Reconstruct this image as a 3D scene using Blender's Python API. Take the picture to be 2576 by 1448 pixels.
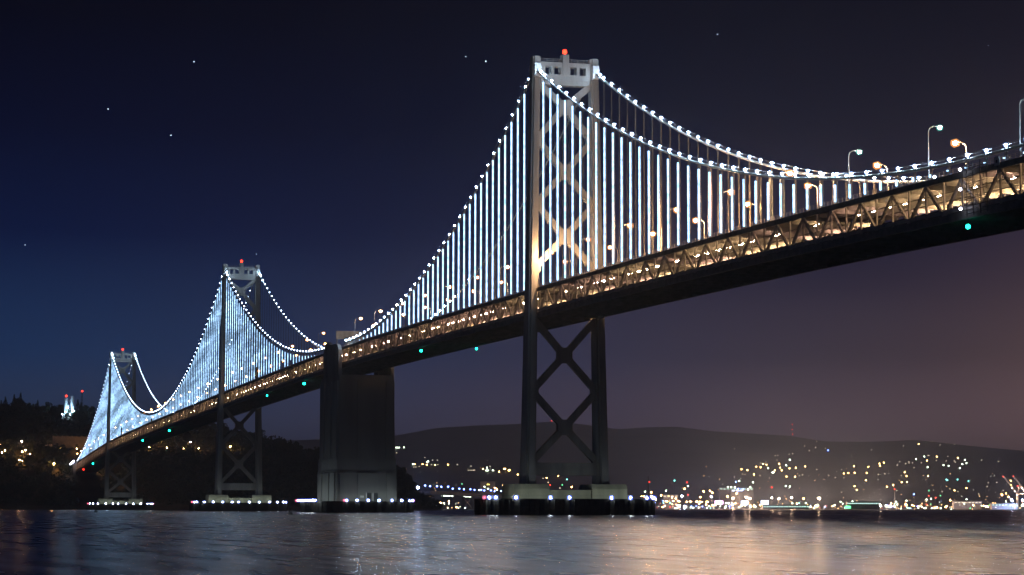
import bpy, math, random
from math import sin, cos, tan, atan, atan2, radians, pi, sqrt, exp
from mathutils import Vector, Matrix, noise as mnoise

# ---------------------------------------------------------------- scene, camera, world, exposure
sc = bpy.context.scene
COL = sc.collection
for o in list(bpy.data.objects):
    bpy.data.objects.remove(o)

FPX, IMW, IMH = 5865.0, 2576.0, 1448.0
CAM = Vector((-227.0, -756.0, 2.2))
YAW, ROLL = radians(15.5), radians(0.115)
PITCH = atan((1279.5 - 724.0) / FPX)
cam_d = bpy.data.cameras.new('camera')
cam_d.sensor_width = 36.0
cam_d.lens = 36.0 * FPX / IMW
cam_d.clip_start = 1.0
cam_d.clip_end = 90000.0
cam_o = bpy.data.objects.new('camera', cam_d)
COL.objects.link(cam_o)
fwd0 = Vector((sin(YAW), cos(YAW), 0)); right0 = Vector((cos(YAW), -sin(YAW), 0)); up0 = Vector((0, 0, 1))
FWD = fwd0 * cos(PITCH) + up0 * sin(PITCH)
UPP = -fwd0 * sin(PITCH) + up0 * cos(PITCH)
RGT = right0 * cos(ROLL) + UPP * sin(ROLL)
UPR = UPP * cos(ROLL) - right0 * sin(ROLL)
rot = Matrix((RGT, UPR, -FWD)).transposed()
cam_o.matrix_world = Matrix.Translation(CAM) @ rot.to_4x4()
sc.camera = cam_o

world = bpy.data.worlds.new('World')
sc.world = world
world.use_nodes = True
wn, wl = world.node_tree.nodes, world.node_tree.links
wn.clear()
def N(nt, t, **k):
    n = nt.nodes.new(t)
    for a, b in k.items():
        setattr(n, a, b)
    return n
def math_n(nt, op, a, b=None, clamp=False):
    n = nt.nodes.new('ShaderNodeMath'); n.operation = op; n.use_clamp = clamp
    for i, v in enumerate((a, b)):
        if v is None: continue
        if isinstance(v, (int, float)): n.inputs[i].default_value = v
        else: nt.links.new(v, n.inputs[i])
    return n.outputs[0]
def build_world():
    nt = world.node_tree
    tc = N(nt, 'ShaderNodeTexCoord')
    sp = N(nt, 'ShaderNodeSeparateXYZ'); nt.links.new(tc.outputs['Generated'], sp.inputs[0])
    x, y, z = sp.outputs
    # sine of the bearing away from the direction of the far shore (positive towards the port)
    side = math_n(nt, 'SUBTRACT', math_n(nt, 'MULTIPLY', x, cos(YAW)), math_n(nt, 'MULTIPLY', y, sin(YAW)))
    zc = math_n(nt, 'MAXIMUM', z, 0.0)
    def ramp(stops):
        r = N(nt, 'ShaderNodeValToRGB'); e = r.color_ramp.elements
        while len(e) < len(stops): e.new(0.5)
        for el, (p, c) in zip(e, stops):
            el.position = p; el.color = (*c, 1)
        nt.links.new(math_n(nt, 'MULTIPLY', zc, 2.5), r.inputs[0])
        return r.outputs[0]
    # elevation ramps (sin e * 2.5): west side clear deep blue, port side hazy and warm
    L = ramp([(0.0, (0.060, 0.090, 0.190)), (0.087, (0.046, 0.082, 0.190)), (0.16, (0.012, 0.046, 0.150)), (0.29, (0.0002, 0.0070, 0.050)), (0.40, (0.0000, 0.0018, 0.020)), (0.52, (0.0, 0.0002, 0.006)), (1.0, (0.0, 0.0002, 0.002))])
    R = ramp([(0.0, (0.180, 0.108, 0.140)), (0.087, (0.130, 0.076, 0.112)), (0.16, (0.034, 0.020, 0.042)), (0.29, (0.0080, 0.0075, 0.033)), (0.40, (0.0015, 0.0020, 0.015)), (0.52, (0.0003, 0.0006, 0.008)), (1.0, (0.0002, 0.0005, 0.003))])
    mr = N(nt, 'ShaderNodeMapRange', interpolation_type='SMOOTHSTEP')
    nt.links.new(side, mr.inputs[0]); mr.inputs[1].default_value = -0.24; mr.inputs[2].default_value = 0.22
    mx = N(nt, 'ShaderNodeMix', data_type='RGBA'); nt.links.new(mr.outputs[0], mx.inputs[0])
    nt.links.new(L, mx.inputs[6]); nt.links.new(R, mx.inputs[7])
    # glow of the port beyond the right edge
    d = math_n(nt, 'DIVIDE', math_n(nt, 'SUBTRACT', side, 0.262), 0.070)
    g = math_n(nt, 'EXPONENT', math_n(nt, 'MULTIPLY', math_n(nt, 'MULTIPLY', d, d), -1.0))
    ge = math_n(nt, 'EXPONENT', math_n(nt, 'MULTIPLY', zc, -22.0))
    front = math_n(nt, 'GREATER_THAN', y, 0.0)
    glow = math_n(nt, 'MULTIPLY', math_n(nt, 'MULTIPLY', g, ge), front)
    gc = N(nt, 'ShaderNodeMix', data_type='RGBA', blend_type='ADD')
    nt.links.new(glow, gc.inputs[0]); nt.links.new(mx.outputs[2], gc.inputs[6]); gc.inputs[7].default_value = (0.48, 0.28, 0.20, 1)
    bg = N(nt, 'ShaderNodeBackground'); nt.links.new(gc.outputs[2], bg.inputs[0]); bg.inputs[1].default_value = 1.0
    out = N(nt, 'ShaderNodeOutputWorld'); nt.links.new(bg.outputs[0], out.inputs[0])
build_world()

sc.view_settings.view_transform = 'Standard'
sc.view_settings.look = 'None'
sc.view_settings.exposure = 0.0
sc.view_settings.gamma = 1.0
sc.view_settings.use_curve_mapping = False
sc.render.engine = 'CYCLES'
cy = sc.cycles
cy.use_denoising = True
cy.max_bounces = 4; cy.diffuse_bounces = 2; cy.glossy_bounces = 2; cy.transmission_bounces = 2; cy.volume_bounces = 2
cy.caustics_reflective = False; cy.caustics_refractive = False
cy.sample_clamp_indirect = 3.0
cy.use_light_tree = True
cy.sample_clamp_direct = 160.0

HAZE = 9.0e-5

# ---------------------------------------------------------------- materials
def principled(name, col, rough=0.7, metal=0.0, var=0.25, scale=0.3, bump=0.0, spec=0.3, streak=False):
    m = bpy.data.materials.new(name); m.use_nodes = True
    nt = m.node_tree; b = nt.nodes['Principled BSDF']
    b.inputs['Roughness'].default_value = rough; b.inputs['Metallic'].default_value = metal
    b.inputs['Specular IOR Level'].default_value = spec
    g = N(nt, 'ShaderNodeNewGeometry')
    mp = N(nt, 'ShaderNodeMapping'); nt.links.new(g.outputs['Position'], mp.inputs[0])
    mp.inputs['Scale'].default_value = (1, 1, 0.15 if streak else 1)
    n1 = N(nt, 'ShaderNodeTexNoise'); n1.inputs['Scale'].default_value = scale; n1.inputs['Detail'].default_value = 5
    nt.links.new(mp.outputs[0], n1.inputs[0])
    mr = N(nt, 'ShaderNodeMapRange'); nt.links.new(n1.outputs[0], mr.inputs[0])
    mr.inputs[1].default_value = 0.3; mr.inputs[2].default_value = 0.7
    mr.inputs[3].default_value = 1 - var; mr.inputs[4].default_value = 1 + var
    mx = N(nt, 'ShaderNodeVectorMath', operation='SCALE'); mx.inputs[0].default_value = col
    nt.links.new(mr.outputs[0], mx.inputs['Scale'])
    nt.links.new(mx.outputs[0], b.inputs['Base Color'])
    if bump:
        bp = N(nt, 'ShaderNodeBump'); bp.inputs['Distance'].default_value = bump
        nt.links.new(n1.outputs[0], bp.inputs['Height']); nt.links.new(bp.outputs[0], b.inputs['Normal'])
    return m
def emis(name, col, s):
    m = bpy.data.materials.new(name); m.use_nodes = True
    nt = m.node_tree; nt.nodes.clear()
    e = N(nt, 'ShaderNodeEmission'); e.inputs[0].default_value = (*col, 1); e.inputs[1].default_value = s
    o = N(nt, 'ShaderNodeOutputMaterial'); nt.links.new(e.outputs[0], o.inputs[0])
    return m
M = {}
M['steel'] = principled('painted_steel', (0.31, 0.295, 0.265), 0.55, 0, 0.22, 0.35, 0.02, 0.35, True)
M['truss'] = principled('truss_steel', (0.46, 0.42, 0.37), 0.6, 0, 0.3, 0.5, 0.02, 0.3)
M['joist'] = principled('joist_steel', (0.17, 0.16, 0.145), 0.7, 0, 0.3, 0.5, 0.02, 0.3)
M['cable'] = principled('cable_steel', (0.36, 0.36, 0.34), 0.5, 0, 0.15, 0.8)
M['rope'] = principled('rope_steel', (0.13, 0.118, 0.10), 0.6, 0, 0.15, 1.0)
M['asphalt'] = principled('asphalt', (0.05, 0.05, 0.052), 0.85, 0, 0.25, 0.8)
M['slab'] = principled('deck_concrete', (0.19, 0.18, 0.17), 0.85, 0, 0.25, 0.4)
M['concrete'] = principled('concrete', (0.30, 0.295, 0.27), 0.9, 0, 0.16, 0.12, 0.03, 0.2, True)
M['pier'] = principled('pier_concrete', (0.40, 0.38, 0.26), 0.9, 0, 0.28, 0.25, 0.03, 0.2, True)
M['panel'] = principled('beige_sheet', (0.46, 0.40, 0.31), 0.7, 0, 0.15, 0.6)
M['fender'] = principled('fender_timber', (0.050, 0.045, 0.040), 0.85, 0, 0.4, 0.7, 0.05)
M['dark'] = principled('dark_metal', (0.05, 0.05, 0.05), 0.6)
M['pole'] = principled('galvanised_pole', (0.38, 0.37, 0.35), 0.5, 0, 0.12, 1.0)
M['white'] = principled('white_paint', (0.74, 0.74, 0.72), 0.6, 0, 0.1, 0.6)
M['wall'] = principled('retaining_wall', (0.36, 0.30, 0.22), 0.9, 0, 0.25, 0.2)
M['shed'] = principled('shed_wall', (0.38, 0.38, 0.37), 0.8, 0, 0.2, 0.05)
M['roof'] = principled('shed_roof', (0.18, 0.18, 0.19), 0.8, 0, 0.2, 0.05)
M['crane'] = principled('crane_paint', (0.55, 0.54, 0.50), 0.6, 0, 0.15, 0.1)
M['bark'] = principled('bark', (0.09, 0.065, 0.045), 0.95)
M['leaf'] = principled('leaf_dark', (0.050, 0.062, 0.030), 0.85, 0, 0.45, 0.12)
M['leaf2'] = principled('leaf_olive', (0.075, 0.078, 0.036), 0.85, 0, 0.45, 0.15)
M['soil'] = principled('island_soil', (0.10, 0.085, 0.05), 0.95, 0, 0.45, 0.03)
M['land'] = principled('far_land', (0.12, 0.11, 0.09), 0.95, 0, 0.3, 0.004)
M['buoy'] = principled('buoy_paint', (0.04, 0.05, 0.045), 0.7)
E_ = {}
E_['cable'] = emis('cable_lamp_glow', (0.50, 0.72, 1.0), 640)
E_['amber'] = emis('sodium_glow', (1.0, 0.60, 0.30), 1100)
E_['amber_hi'] = emis('strong_sodium_glow', (1.0, 0.58, 0.29), 5600)
E_['amber_lo'] = emis('weak_sodium_glow', (1.0, 0.47, 0.14), 140)
E_['cable_lo'] = emis('weak_cable_lamp_glow', (0.58, 0.74, 1.0), 40)
E_['cool'] = emis('cool_road_glow', (0.72, 0.98, 0.92), 500)
E_['red'] = emis('beacon_glow', (1.0, 0.03, 0.012), 9)
E_['green'] = emis('nav_green_glow', (0.01, 1.0, 0.62), 12)
E_['nred'] = emis('nav_red_glow', (1.0, 0.02, 0.01), 8)
E_['pier'] = emis('pier_lamp_glow', (0.74, 0.88, 0.86), 170)
E_['pierred'] = emis('pier_red_glow', (1.0, 0.05, 0.08), 12)
E_['deckY'] = emis('deck_lamp_yellow', (1.0, 0.64, 0.33), 270)
E_['deckP'] = emis('deck_lamp_rose', (1.0, 0.57, 0.40), 240)
E_['flood'] = emis('flood_glow', (0.40, 0.68, 1.0), 420)
E_['islamp'] = emis('island_lamp_glow', (1.0, 0.50, 0.18), 240)
E_['islampP'] = emis('island_lamp_mauve', (1.0, 0.55, 0.45), 170)
E_['work'] = emis('work_lamp_glow', (0.72, 0.76, 1.0), 25)
for k, c, s in (('fa', (1.0, 0.55, 0.18), 32.0), ('fo', (1.0, 0.40, 0.12), 110.0), ('fw', (0.70, 0.85, 0.62), 22.0), ('fb', (0.16, 0.28, 1.0), 22.0),
                ('ft', (0.20, 0.85, 0.75), 12.0), ('fg', (0.15, 0.9, 0.35), 4.4), ('fr', (1.0, 0.05, 0.03), 9.0), ('fR', (1.0, 0.03, 0.015), 5.0),
                ('fy', (1.0, 0.75, 0.12), 8.0), ('fP', (1.0, 0.62, 0.40), 7500.0), ('fB', (0.40, 0.52, 1.0), 1400.0), ('fd', (0.75, 0.62, 0.45), 3.0),
                ('fp', (1.0, 0.42, 0.85), 10.0), ('fs', (0.62, 0.74, 1.0), 10.0), ('fc', (0.62, 0.95, 0.85), 2.6)):
    E_[k] = emis('far_glow_' + k, c, s)
E_['star'] = emis('star_glow', (0.6, 0.8, 1.0), 5.0)
def halo_shell(name, col, s, clear):  # see-through glowing shell, stands in for the bloom around a lamp
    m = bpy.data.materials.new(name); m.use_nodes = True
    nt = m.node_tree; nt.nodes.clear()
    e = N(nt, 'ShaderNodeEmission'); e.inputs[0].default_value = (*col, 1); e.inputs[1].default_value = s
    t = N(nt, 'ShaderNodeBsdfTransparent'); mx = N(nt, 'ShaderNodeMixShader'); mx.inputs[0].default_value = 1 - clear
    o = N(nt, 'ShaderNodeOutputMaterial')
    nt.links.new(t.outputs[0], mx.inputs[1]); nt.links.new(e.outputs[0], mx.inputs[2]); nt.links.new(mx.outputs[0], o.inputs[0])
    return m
M['amber_halo'] = halo_shell('amber_halo', (1.0, 0.38, 0.11), 2.2, 0.70)
M['cool_halo'] = halo_shell('cool_halo', (0.25, 0.85, 0.75), 1.0, 0.75)
M['blue_halo'] = halo_shell('blue_halo', (0.07, 0.13, 1.0), 4.5, 0.65)
M['pale_halo'] = halo_shell('pale_halo', (0.22, 0.42, 1.0), 1.2, 0.75)
M['mauve_halo'] = halo_shell('mauve_halo', (1.0, 0.30, 0.50), 1.2, 0.75)
def led_material():
    m = bpy.data.materials.new('led_nodes'); m.use_nodes = True
    nt = m.node_tree; nt.nodes.clear()
    g = N(nt, 'ShaderNodeNewGeometry')
    # the display is a moving cloud pattern: bright drifts across neighbouring strips
    sp = N(nt, 'ShaderNodeSeparateXYZ'); nt.links.new(g.outputs['Position'], sp.inputs[0])
    cv = N(nt, 'ShaderNodeCombineXYZ')
    nt.links.new(math_n(nt, 'MULTIPLY', sp.outputs[1], 0.011), cv.inputs[0])
    nt.links.new(math_n(nt, 'MULTIPLY', math_n(nt, 'ADD', sp.outputs[2], math_n(nt, 'MULTIPLY', sp.outputs[1], 0.085)), 0.115), cv.inputs[1])
    n1 = N(nt, 'ShaderNodeTexNoise'); n1.inputs['Scale'].default_value = 1.0; n1.inputs['Detail'].default_value = 4
    nt.links.new(cv.outputs[0], n1.inputs[0])
    n2 = N(nt, 'ShaderNodeTexNoise'); n2.inputs['Scale'].default_value = 1.0; n2.inputs['Detail'].default_value = 2
    mp2 = N(nt, 'ShaderNodeMapping'); nt.links.new(g.outputs['Position'], mp2.inputs[0]); mp2.inputs['Scale'].default_value = (0, 3.1, 0.55)
    nt.links.new(mp2.outputs[0], n2.inputs[0])
    # the drifts are strongest on the far spans (Y beyond the anchorage)
    mr = N(nt, 'ShaderNodeMapRange'); nt.links.new(sp.outputs[1], mr.inputs[0])
    mr.inputs[1].default_value = 250; mr.inputs[2].default_value = 600
    a = N(nt, 'ShaderNodeMapRange'); nt.links.new(n1.outputs[0], a.inputs[0]); a.inputs[1].default_value = 0.38; a.inputs[2].default_value = 0.66
    a.inputs[3].default_value = 0.42; a.inputs[4].default_value = 1.3
    b = N(nt, 'ShaderNodeMapRange'); nt.links.new(n2.outputs[0], b.inputs[0]); b.inputs[1].default_value = 0.33; b.inputs[2].default_value = 0.62
    b.inputs[3].default_value = 0.45; b.inputs[4].default_value = 1.15
    mixf = N(nt, 'ShaderNodeMix', data_type='FLOAT'); nt.links.new(mr.outputs[0], mixf.inputs[0]); mixf.inputs[2].default_value = 1.0
    nt.links.new(a.outputs[0], mixf.inputs[3])
    s = math_n(nt, 'MULTIPLY', mixf.outputs[0], b.outputs[0])
    e = N(nt, 'ShaderNodeEmission'); e.inputs[0].default_value = (0.37, 0.63, 0.96, 1)
    nt.links.new(math_n(nt, 'MULTIPLY', s, 3.9), e.inputs[1])
    o = N(nt, 'ShaderNodeOutputMaterial'); nt.links.new(e.outputs[0], o.inputs[0])
    return m
M['led'] = led_material()
def water_material():
    m = bpy.data.materials.new('bay_water'); m.use_nodes = True
    nt = m.node_tree; b = nt.nodes['Principled BSDF']
    b.inputs['Base Color'].default_value = (0.004, 0.008, 0.012, 1)
    b.inputs['IOR'].default_value = 1.333
    g = N(nt, 'ShaderNodeNewGeometry')
    def noi(scale, detail, rz, sx, sy):
        mp = N(nt, 'ShaderNodeMapping'); nt.links.new(g.outputs['Position'], mp.inputs[0])
        mp.inputs['Rotation'].default_value = (0, 0, rz); mp.inputs['Scale'].default_value = (sx, sy, 1)
        n = N(nt, 'ShaderNodeTexNoise'); n.inputs['Scale'].default_value = scale; n.inputs['Detail'].default_value = detail
        nt.links.new(mp.outputs[0], n.inputs[0]); return n.outputs[0]
    n1 = noi(1.0, 2, radians(-15), 0.55, 0.075)
    n2 = noi(1.0, 3, radians(-20), 0.020, 0.006)
    mr = N(nt, 'ShaderNodeMapRange'); nt.links.new(math_n(nt, 'ADD', math_n(nt, 'MULTIPLY', n1, 0.7), math_n(nt, 'MULTIPLY', n2, 0.3)), mr.inputs[0]); mr.inputs[1].default_value = 0.15; mr.inputs[2].default_value = 0.85
    mr.inputs[3].default_value = 0.14; mr.inputs[4].default_value = 0.37
    nt.links.new(mr.outputs[0], b.inputs['Roughness'])
    return m
M['water'] = water_material()

for k_, m_ in E_.items():
    m_.cycles.emission_sampling = 'NONE' if k_ in ('fd', 'ft', 'fg', 'fr', 'fR', 'fy', 'fc', 'fs', 'fp', 'star', 'fa', 'fw', 'pierred', 'nred', 'red') else 'FRONT'
M['led'].cycles.emission_sampling = 'FRONT'
for k_ in ('amber_halo', 'cool_halo', 'blue_halo', 'pale_halo', 'mauve_halo'): M[k_].cycles.emission_sampling = 'NONE'

# ---------------------------------------------------------------- mesh helpers
class MB:
    def __init__(s): s.v = []; s.f = []; s.m = []; s.mi = 0
    def quad_box(s, p):               # eight corners: bottom four, then top four, counter-clockwise
        b = len(s.v); s.v += [tuple(q) for q in p]
        for f in ((3, 2, 1, 0), (4, 5, 6, 7), (0, 1, 5, 4), (1, 2, 6, 5), (2, 3, 7, 6), (3, 0, 4, 7)):
            s.f.append(tuple(b + i for i in f)); s.m.append(s.mi)
    def box(s, x0, x1, y0, y1, z0, z1):
        s.quad_box([(x0, y0, z0), (x1, y0, z0), (x1, y1, z0), (x0, y1, z0), (x0, y0, z1), (x1, y0, z1), (x1, y1, z1), (x0, y1, z1)])
    def beam(s, a, b, w, h, up=(0, 0, 1)):
        a = Vector(a); b = Vector(b); d = (b - a).normalized(); u = Vector(up)
        if abs(d.dot(u)) > 0.99: u = Vector((0, 1, 0))
        r = d.cross(u).normalized(); u = r.cross(d).normalized()
        r *= w / 2; u *= h / 2
        s.quad_box([a - r - u, a + r - u, a + r + u, a - r + u, b - r - u, b + r - u, b + r + u, b - r + u])
    def loft(s, rings, cap=True):
        b = len(s.v); n = len(rings[0])
        for r in rings: s.v += [tuple(q) for q in r]
        for i in range(len(rings) - 1):
            for j in range(n):
                k = (j + 1) % n
                s.f.append((b + i * n + j, b + i * n + k, b + (i + 1) * n + k, b + (i + 1) * n + j)); s.m.append(s.mi)
        if cap:
            s.f.append(tuple(b + j for j in reversed(range(n)))); s.m.append(s.mi)
            s.f.append(tuple(b + (len(rings) - 1) * n + j for j in range(n))); s.m.append(s.mi)
    def tube(s, pts, r, n=6):
        rings = []
        for i, p in enumerate(pts):
            p = Vector(p); a = Vector(pts[max(i - 1, 0)]); c = Vector(pts[min(i + 1, len(pts) - 1)])
            d = (c - a).normalized(); u = Vector((0, 0, 1)) if abs(d.z) < 0.95 else Vector((0, 1, 0))
            x = d.cross(u).normalized(); y = x.cross(d)
            rr = r[i] if isinstance(r, (list, tuple)) else r
            rings.append([p + (x * cos(2 * pi * k / n) + y * sin(2 * pi * k / n)) * rr for k in range(n)])
        s.loft(rings)
    def ico(s, c, r, sz=1.0):
        t = (1 + 5 ** .5) / 2; k = r / sqrt(1 + t * t); b = len(s.v)
        for q in ((-1, t, 0), (1, t, 0), (-1, -t, 0), (1, -t, 0), (0, -1, t), (0, 1, t), (0, -1, -t), (0, 1, -t), (t, 0, -1), (t, 0, 1), (-t, 0, -1), (-t, 0, 1)):
            s.v.append((c[0] + q[0] * k, c[1] + q[1] * k, c[2] + q[2] * k * sz))
        for f in ((0, 11, 5), (0, 5, 1), (0, 1, 7), (0, 7, 10), (0, 10, 11), (1, 5, 9), (5, 11, 4), (11, 10, 2), (10, 7, 6), (7, 1, 8),
                  (3, 9, 4), (3, 4, 2), (3, 2, 6), (3, 6, 8), (3, 8, 9), (4, 9, 5), (2, 4, 11), (6, 2, 10), (8, 6, 7), (9, 8, 1)):
            s.f.append(tuple(b + i for i in f)); s.m.append(s.mi)
    def mesh(s, name, mats, origin=None, smooth=False):
        if origin is None:
            xs = list(zip(*s.v)); origin = Vector([(min(q) + max(q)) / 2 for q in xs])
        me = bpy.data.meshes.new(name)
        me.from_pydata([(p[0] - origin[0], p[1] - origin[1], p[2] - origin[2]) for p in s.v], [], s.f)
        for mt in (mats if isinstance(mats, (list, tuple)) else [mats]): me.materials.append(mt)
        me.polygons.foreach_set('material_index', s.m)
        if smooth: me.polygons.foreach_set('use_smooth', [True] * len(s.f))
        me.update()
        return me, Vector(origin)
def tag(o, label=None, cat=None, group=None, kind=None):
    if label: o['label'] = label
    if cat: o['category'] = cat
    if group: o['group'] = group
    if kind: o['kind'] = kind
    return o
def origin_of(p):
    q = Vector((0, 0, 0))
    while p is not None:
        q += p.location; p = p.parent
    return q
def link(name, me, loc, parent=None):
    o = bpy.data.objects.new(name, me); COL.objects.link(o)
    if parent is not None:
        o.parent = parent; loc = Vector(loc) - origin_of(parent)
    o.location = loc
    return o
def build(mb, name, mats, parent=None, smooth=False):
    me, org = mb.mesh(name, mats, smooth=smooth)
    return link(name, me, org, parent)
def root(name, loc, label, cat, group=None):
    o = bpy.data.objects.new(name, None); COL.objects.link(o); o.location = loc
    return tag(o, label, cat, group)
_ub = {}
def unit_beam(mat, kind='box'):
    key = (mat.name, kind)
    if key not in _ub:
        mb = MB()
        if kind == 'box': mb.box(-.5, .5, -.5, .5, 0, 1)
        elif kind == 'lattice':      # built-up member: two flanges with batten plates between
            mb.box(-.5, -.24, -.5, .5, 0, 1); mb.box(.24, .5, -.5, .5, 0, 1)
            for i in range(9):
                z = 0.02 + i * 0.113
                mb.box(-.24, .24, -.42, .42, z, z + 0.062)
        _ub[key] = mb.mesh('member', mat, origin=(0, 0, 0))[0]
    return _ub[key]
def member(name, a, b, w, h, mat, parent, up=(0, 0, 1), kind='box', base=None):
    a = Vector(a); b = Vector(b); L = (b - a).length; d = (b - a) / L; u = Vector(up)
    if abs(d.dot(u)) > 0.99: u = Vector((0, 1, 0))
    r = d.cross(u).normalized(); u = r.cross(d).normalized()
    o = bpy.data.objects.new(name, unit_beam(mat, kind)); COL.objects.link(o)
    o.parent = parent
    m = Matrix((r, u, d)).transposed().to_4x4()
    if m.determinant() < 0: m = Matrix((-r, u, d)).transposed().to_4x4()
    a = a - (base if base is not None else origin_of(parent))
    o.matrix_basis = Matrix.Translation(a) @ m @ Matrix.Diagonal((w, h, L, 1))
    return o
def ray(px, py):                     # viewing direction of a point of the photograph (2576 x 1448)
    return (FWD + RGT * ((px - 1288) / FPX) + UPR * ((724 - py) / FPX)).normalized()
def at(px, py, dist):                # the place at a given ground distance along that direction
    d = ray(px, py); return CAM + d * (dist / sqrt(d.x ** 2 + d.y ** 2))
def interp(tab, x):
    if x <= tab[0][0]: return tab[0][1]
    for (a, b), (c, d) in zip(tab, tab[1:]):
        if x <= c:
            t = (x - a) / (c - a); return b + (d - b) * t
    return tab[-1][1]
def pchip(tab):
    n = len(tab); h = [tab[i + 1][0] - tab[i][0] for i in range(n - 1)]; dl = [(tab[i + 1][1] - tab[i][1]) / h[i] for i in range(n - 1)]
    m = [dl[0]] + [(dl[i - 1] * h[i] + dl[i] * h[i - 1]) / (h[i] + h[i - 1]) for i in range(1, n - 1)] + [dl[-1]]
    def f(x):
        i = 0
        while i < n - 2 and x > tab[i + 1][0]: i += 1
        t = (x - tab[i][0]) / h[i]; t2, t3 = t * t, t * t * t
        return (2 * t3 - 3 * t2 + 1) * tab[i][1] + (t3 - 2 * t2 + t) * h[i] * m[i] + (-2 * t3 + 3 * t2) * tab[i + 1][1] + (t3 - t2) * h[i] * m[i + 1]
    return f

# ---------------------------------------------------------------- bridge alignment (Y along the bridge, X across)
PANEL = 8.45
NV, FV, CV = -10.0, 10.9, 0.45           # near truss, far truss, centre line
zd = pchip([(-520, 66.2), (-346, 70.9), (-217, 73.7), (-100, 75.2), (0, 76.1), (150, 77.3), (300, 77.9), (430, 77.4), (550, 76.2), (728, 74.0), (948, 71.0), (1217, 66.6), (1411, 62.3), (1613, 54.8), (1790, 47.2)])
T3, T5, T6 = -2.2, 706.0, 1406.0
DEPTH = 10.0
def cable_z(u):
    if u < T3: return 73.2 + 6.40e-4 * (u + 352) ** 2
    if u < 345: return 150.5 - 0.4531 * u + 7.2495e-4 * u * u
    if u < T5: return 170.36 - 0.48588 * u + 6.5102e-4 * u * u
    if u < T6: return 752.16 - 1.26970 * u + 5.95787e-4 * u * u
    return max(1681.70 - 1.759852 * u + 4.72515e-4 * u * u, zd(u) + 0.8)

# ---------------------------------------------------------------- setting: water, land, island
def setting():
    mb = MB(); S = 26000
    mb.v = [(-S, -2500, 0), (S, -2500, 0), (S, S, 0), (-S, S, 0)]; mb.f = [(0, 1, 2, 3)]; mb.m = [0]
    tag(build(mb, 'water', M['water']), 'dark rippled bay water streaked with light reflections', 'water', kind='structure')
setting()

RIDGE = [(-500, 1100), (600, 1120), (985, 1102), (1100, 1082), (1200, 1076), (1310, 1071), (1400, 1066), (1500, 1078), (1560, 1086), (1620, 1080), (1705, 1077), (1760, 1083), (1800, 1088), (1900, 1094), (1984, 1099), (2080, 1114), (2200, 1115), (2305, 1111), (2450, 1128), (2700, 1150), (3100, 1170)]
def bearing(px): return atan2(ray(px, 1279).dot(right0), ray(px, 1279).dot(fwd0))
def px_of(x, y):
    d = Vector((x, y, 0)) - Vector((CAM.x, CAM.y, 0)); return 1288 + FPX / cos(PITCH) * tan(atan2(d.dot(right0), d.dot(fwd0)))
def smooth(t):
    t = max(0.0, min(1.0, t)); return t * t * (3 - 2 * t)
def hill_h(x, y):
    d = sqrt((x - CAM.x) ** 2 + (y - CAM.y) ** 2); px = px_of(x, y)
    top = (1278 - interp(RIDGE, px)) / FPX * 14000
    k = smooth((d - 7000) / 7000) if d < 14000 else 1 - 0.5 * smooth((d - 14000) / 4500)
    wob = mnoise.noise(Vector((x / 1200, y / 1200, 0.3))) * 32 * k
    wob += mnoise.noise(Vector((x / 400, y / 400, 4.3))) * 11 * k
    return 2.0 + top * k + (wob if d < 13000 else wob * 0.35)
def hills():
    mb = MB(); NA, ND = 170, 50
    a0, a1 = bearing(-300), bearing(3000)
    for j in range(ND + 1):
        d = 5900 + (18500 - 5900) * (j / ND) ** 1.1
        for i in range(NA + 1):
            a = a0 + (a1 - a0) * i / NA
            p = CAM + (fwd0 * cos(a) + right0 * sin(a)) * d
            mb.v.append((p.x, p.y, hill_h(p.x, p.y) if j else -1.0))
    for j in range(ND):
        for i in range(NA):
            q = j * (NA + 1) + i
            mb.f.append((q, q + 1, q + NA + 2, q + NA + 1)); mb.m.append(0)
    tag(build(mb, 'hills', M['land'], smooth=True), 'hazy dark hills behind the far shore of the bay', 'hills', kind='structure')
hills()

ISLE = [(-400, 1000), (-100, 1006), (0, 1012), (40, 1010), (120, 1022), (200, 1026), (260, 1032), (350, 1045), (450, 1058), (550, 1066), (630, 1079), (671, 1095), (720, 1098), (750, 1114), (800, 1120), (880, 1126), (960, 1148), (1000, 1166), (1030, 1192), (1043, 1216), (1070, 1238), (1100, 1252), (1130, 1276), (1170, 1281)]
def isle_h(x, y):
    d = sqrt((x - CAM.x) ** 2 + (y - CAM.y) ** 2); px = px_of(x, y)
    top = max((1278 - interp(ISLE, px)) / FPX * 2760 - 9.0, -1.5)
    prof = interp([(2380, -0.02), (2420, 0.0), (2450, 0.10), (2520, 0.34), (2600, 0.62), (2680, 0.88), (2760, 1.0), (2900, 0.9), (3150, 0.5), (3400, -0.02)], d)
    wob = (mnoise.noise(Vector((x / 70, y / 70, 1.7))) * 7 + mnoise.noise(Vector((x / 24, y / 24, 3.1))) * 2.5) * max(0, min(1, prof * 3)) * min(1, max(0, top) / 40)
    return top * prof + wob
def island():
    mb = MB(); NA, ND = 130, 34
    a0, a1 = bearing(-380), bearing(1180)
    for j in range(ND + 1):
        d = 2380 + (3400 - 2380) * j / ND
        for i in range(NA + 1):
            a = a0 + (a1 - a0) * i / NA
            p = CAM + (fwd0 * cos(a) + right0 * sin(a)) * d
            mb.v.append((p.x, p.y, isle_h(p.x, p.y)))
    for j in range(ND):
        for i in range(NA):
            q = j * (NA + 1) + i
            mb.f.append((q, q + 1, q + NA + 2, q + NA + 1)); mb.m.append(0)
    tag(build(mb, 'island_terrain', M['soil'], smooth=True), 'dark wooded island rising behind the far end of the bridge', 'island', kind='structure')
island()
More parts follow.
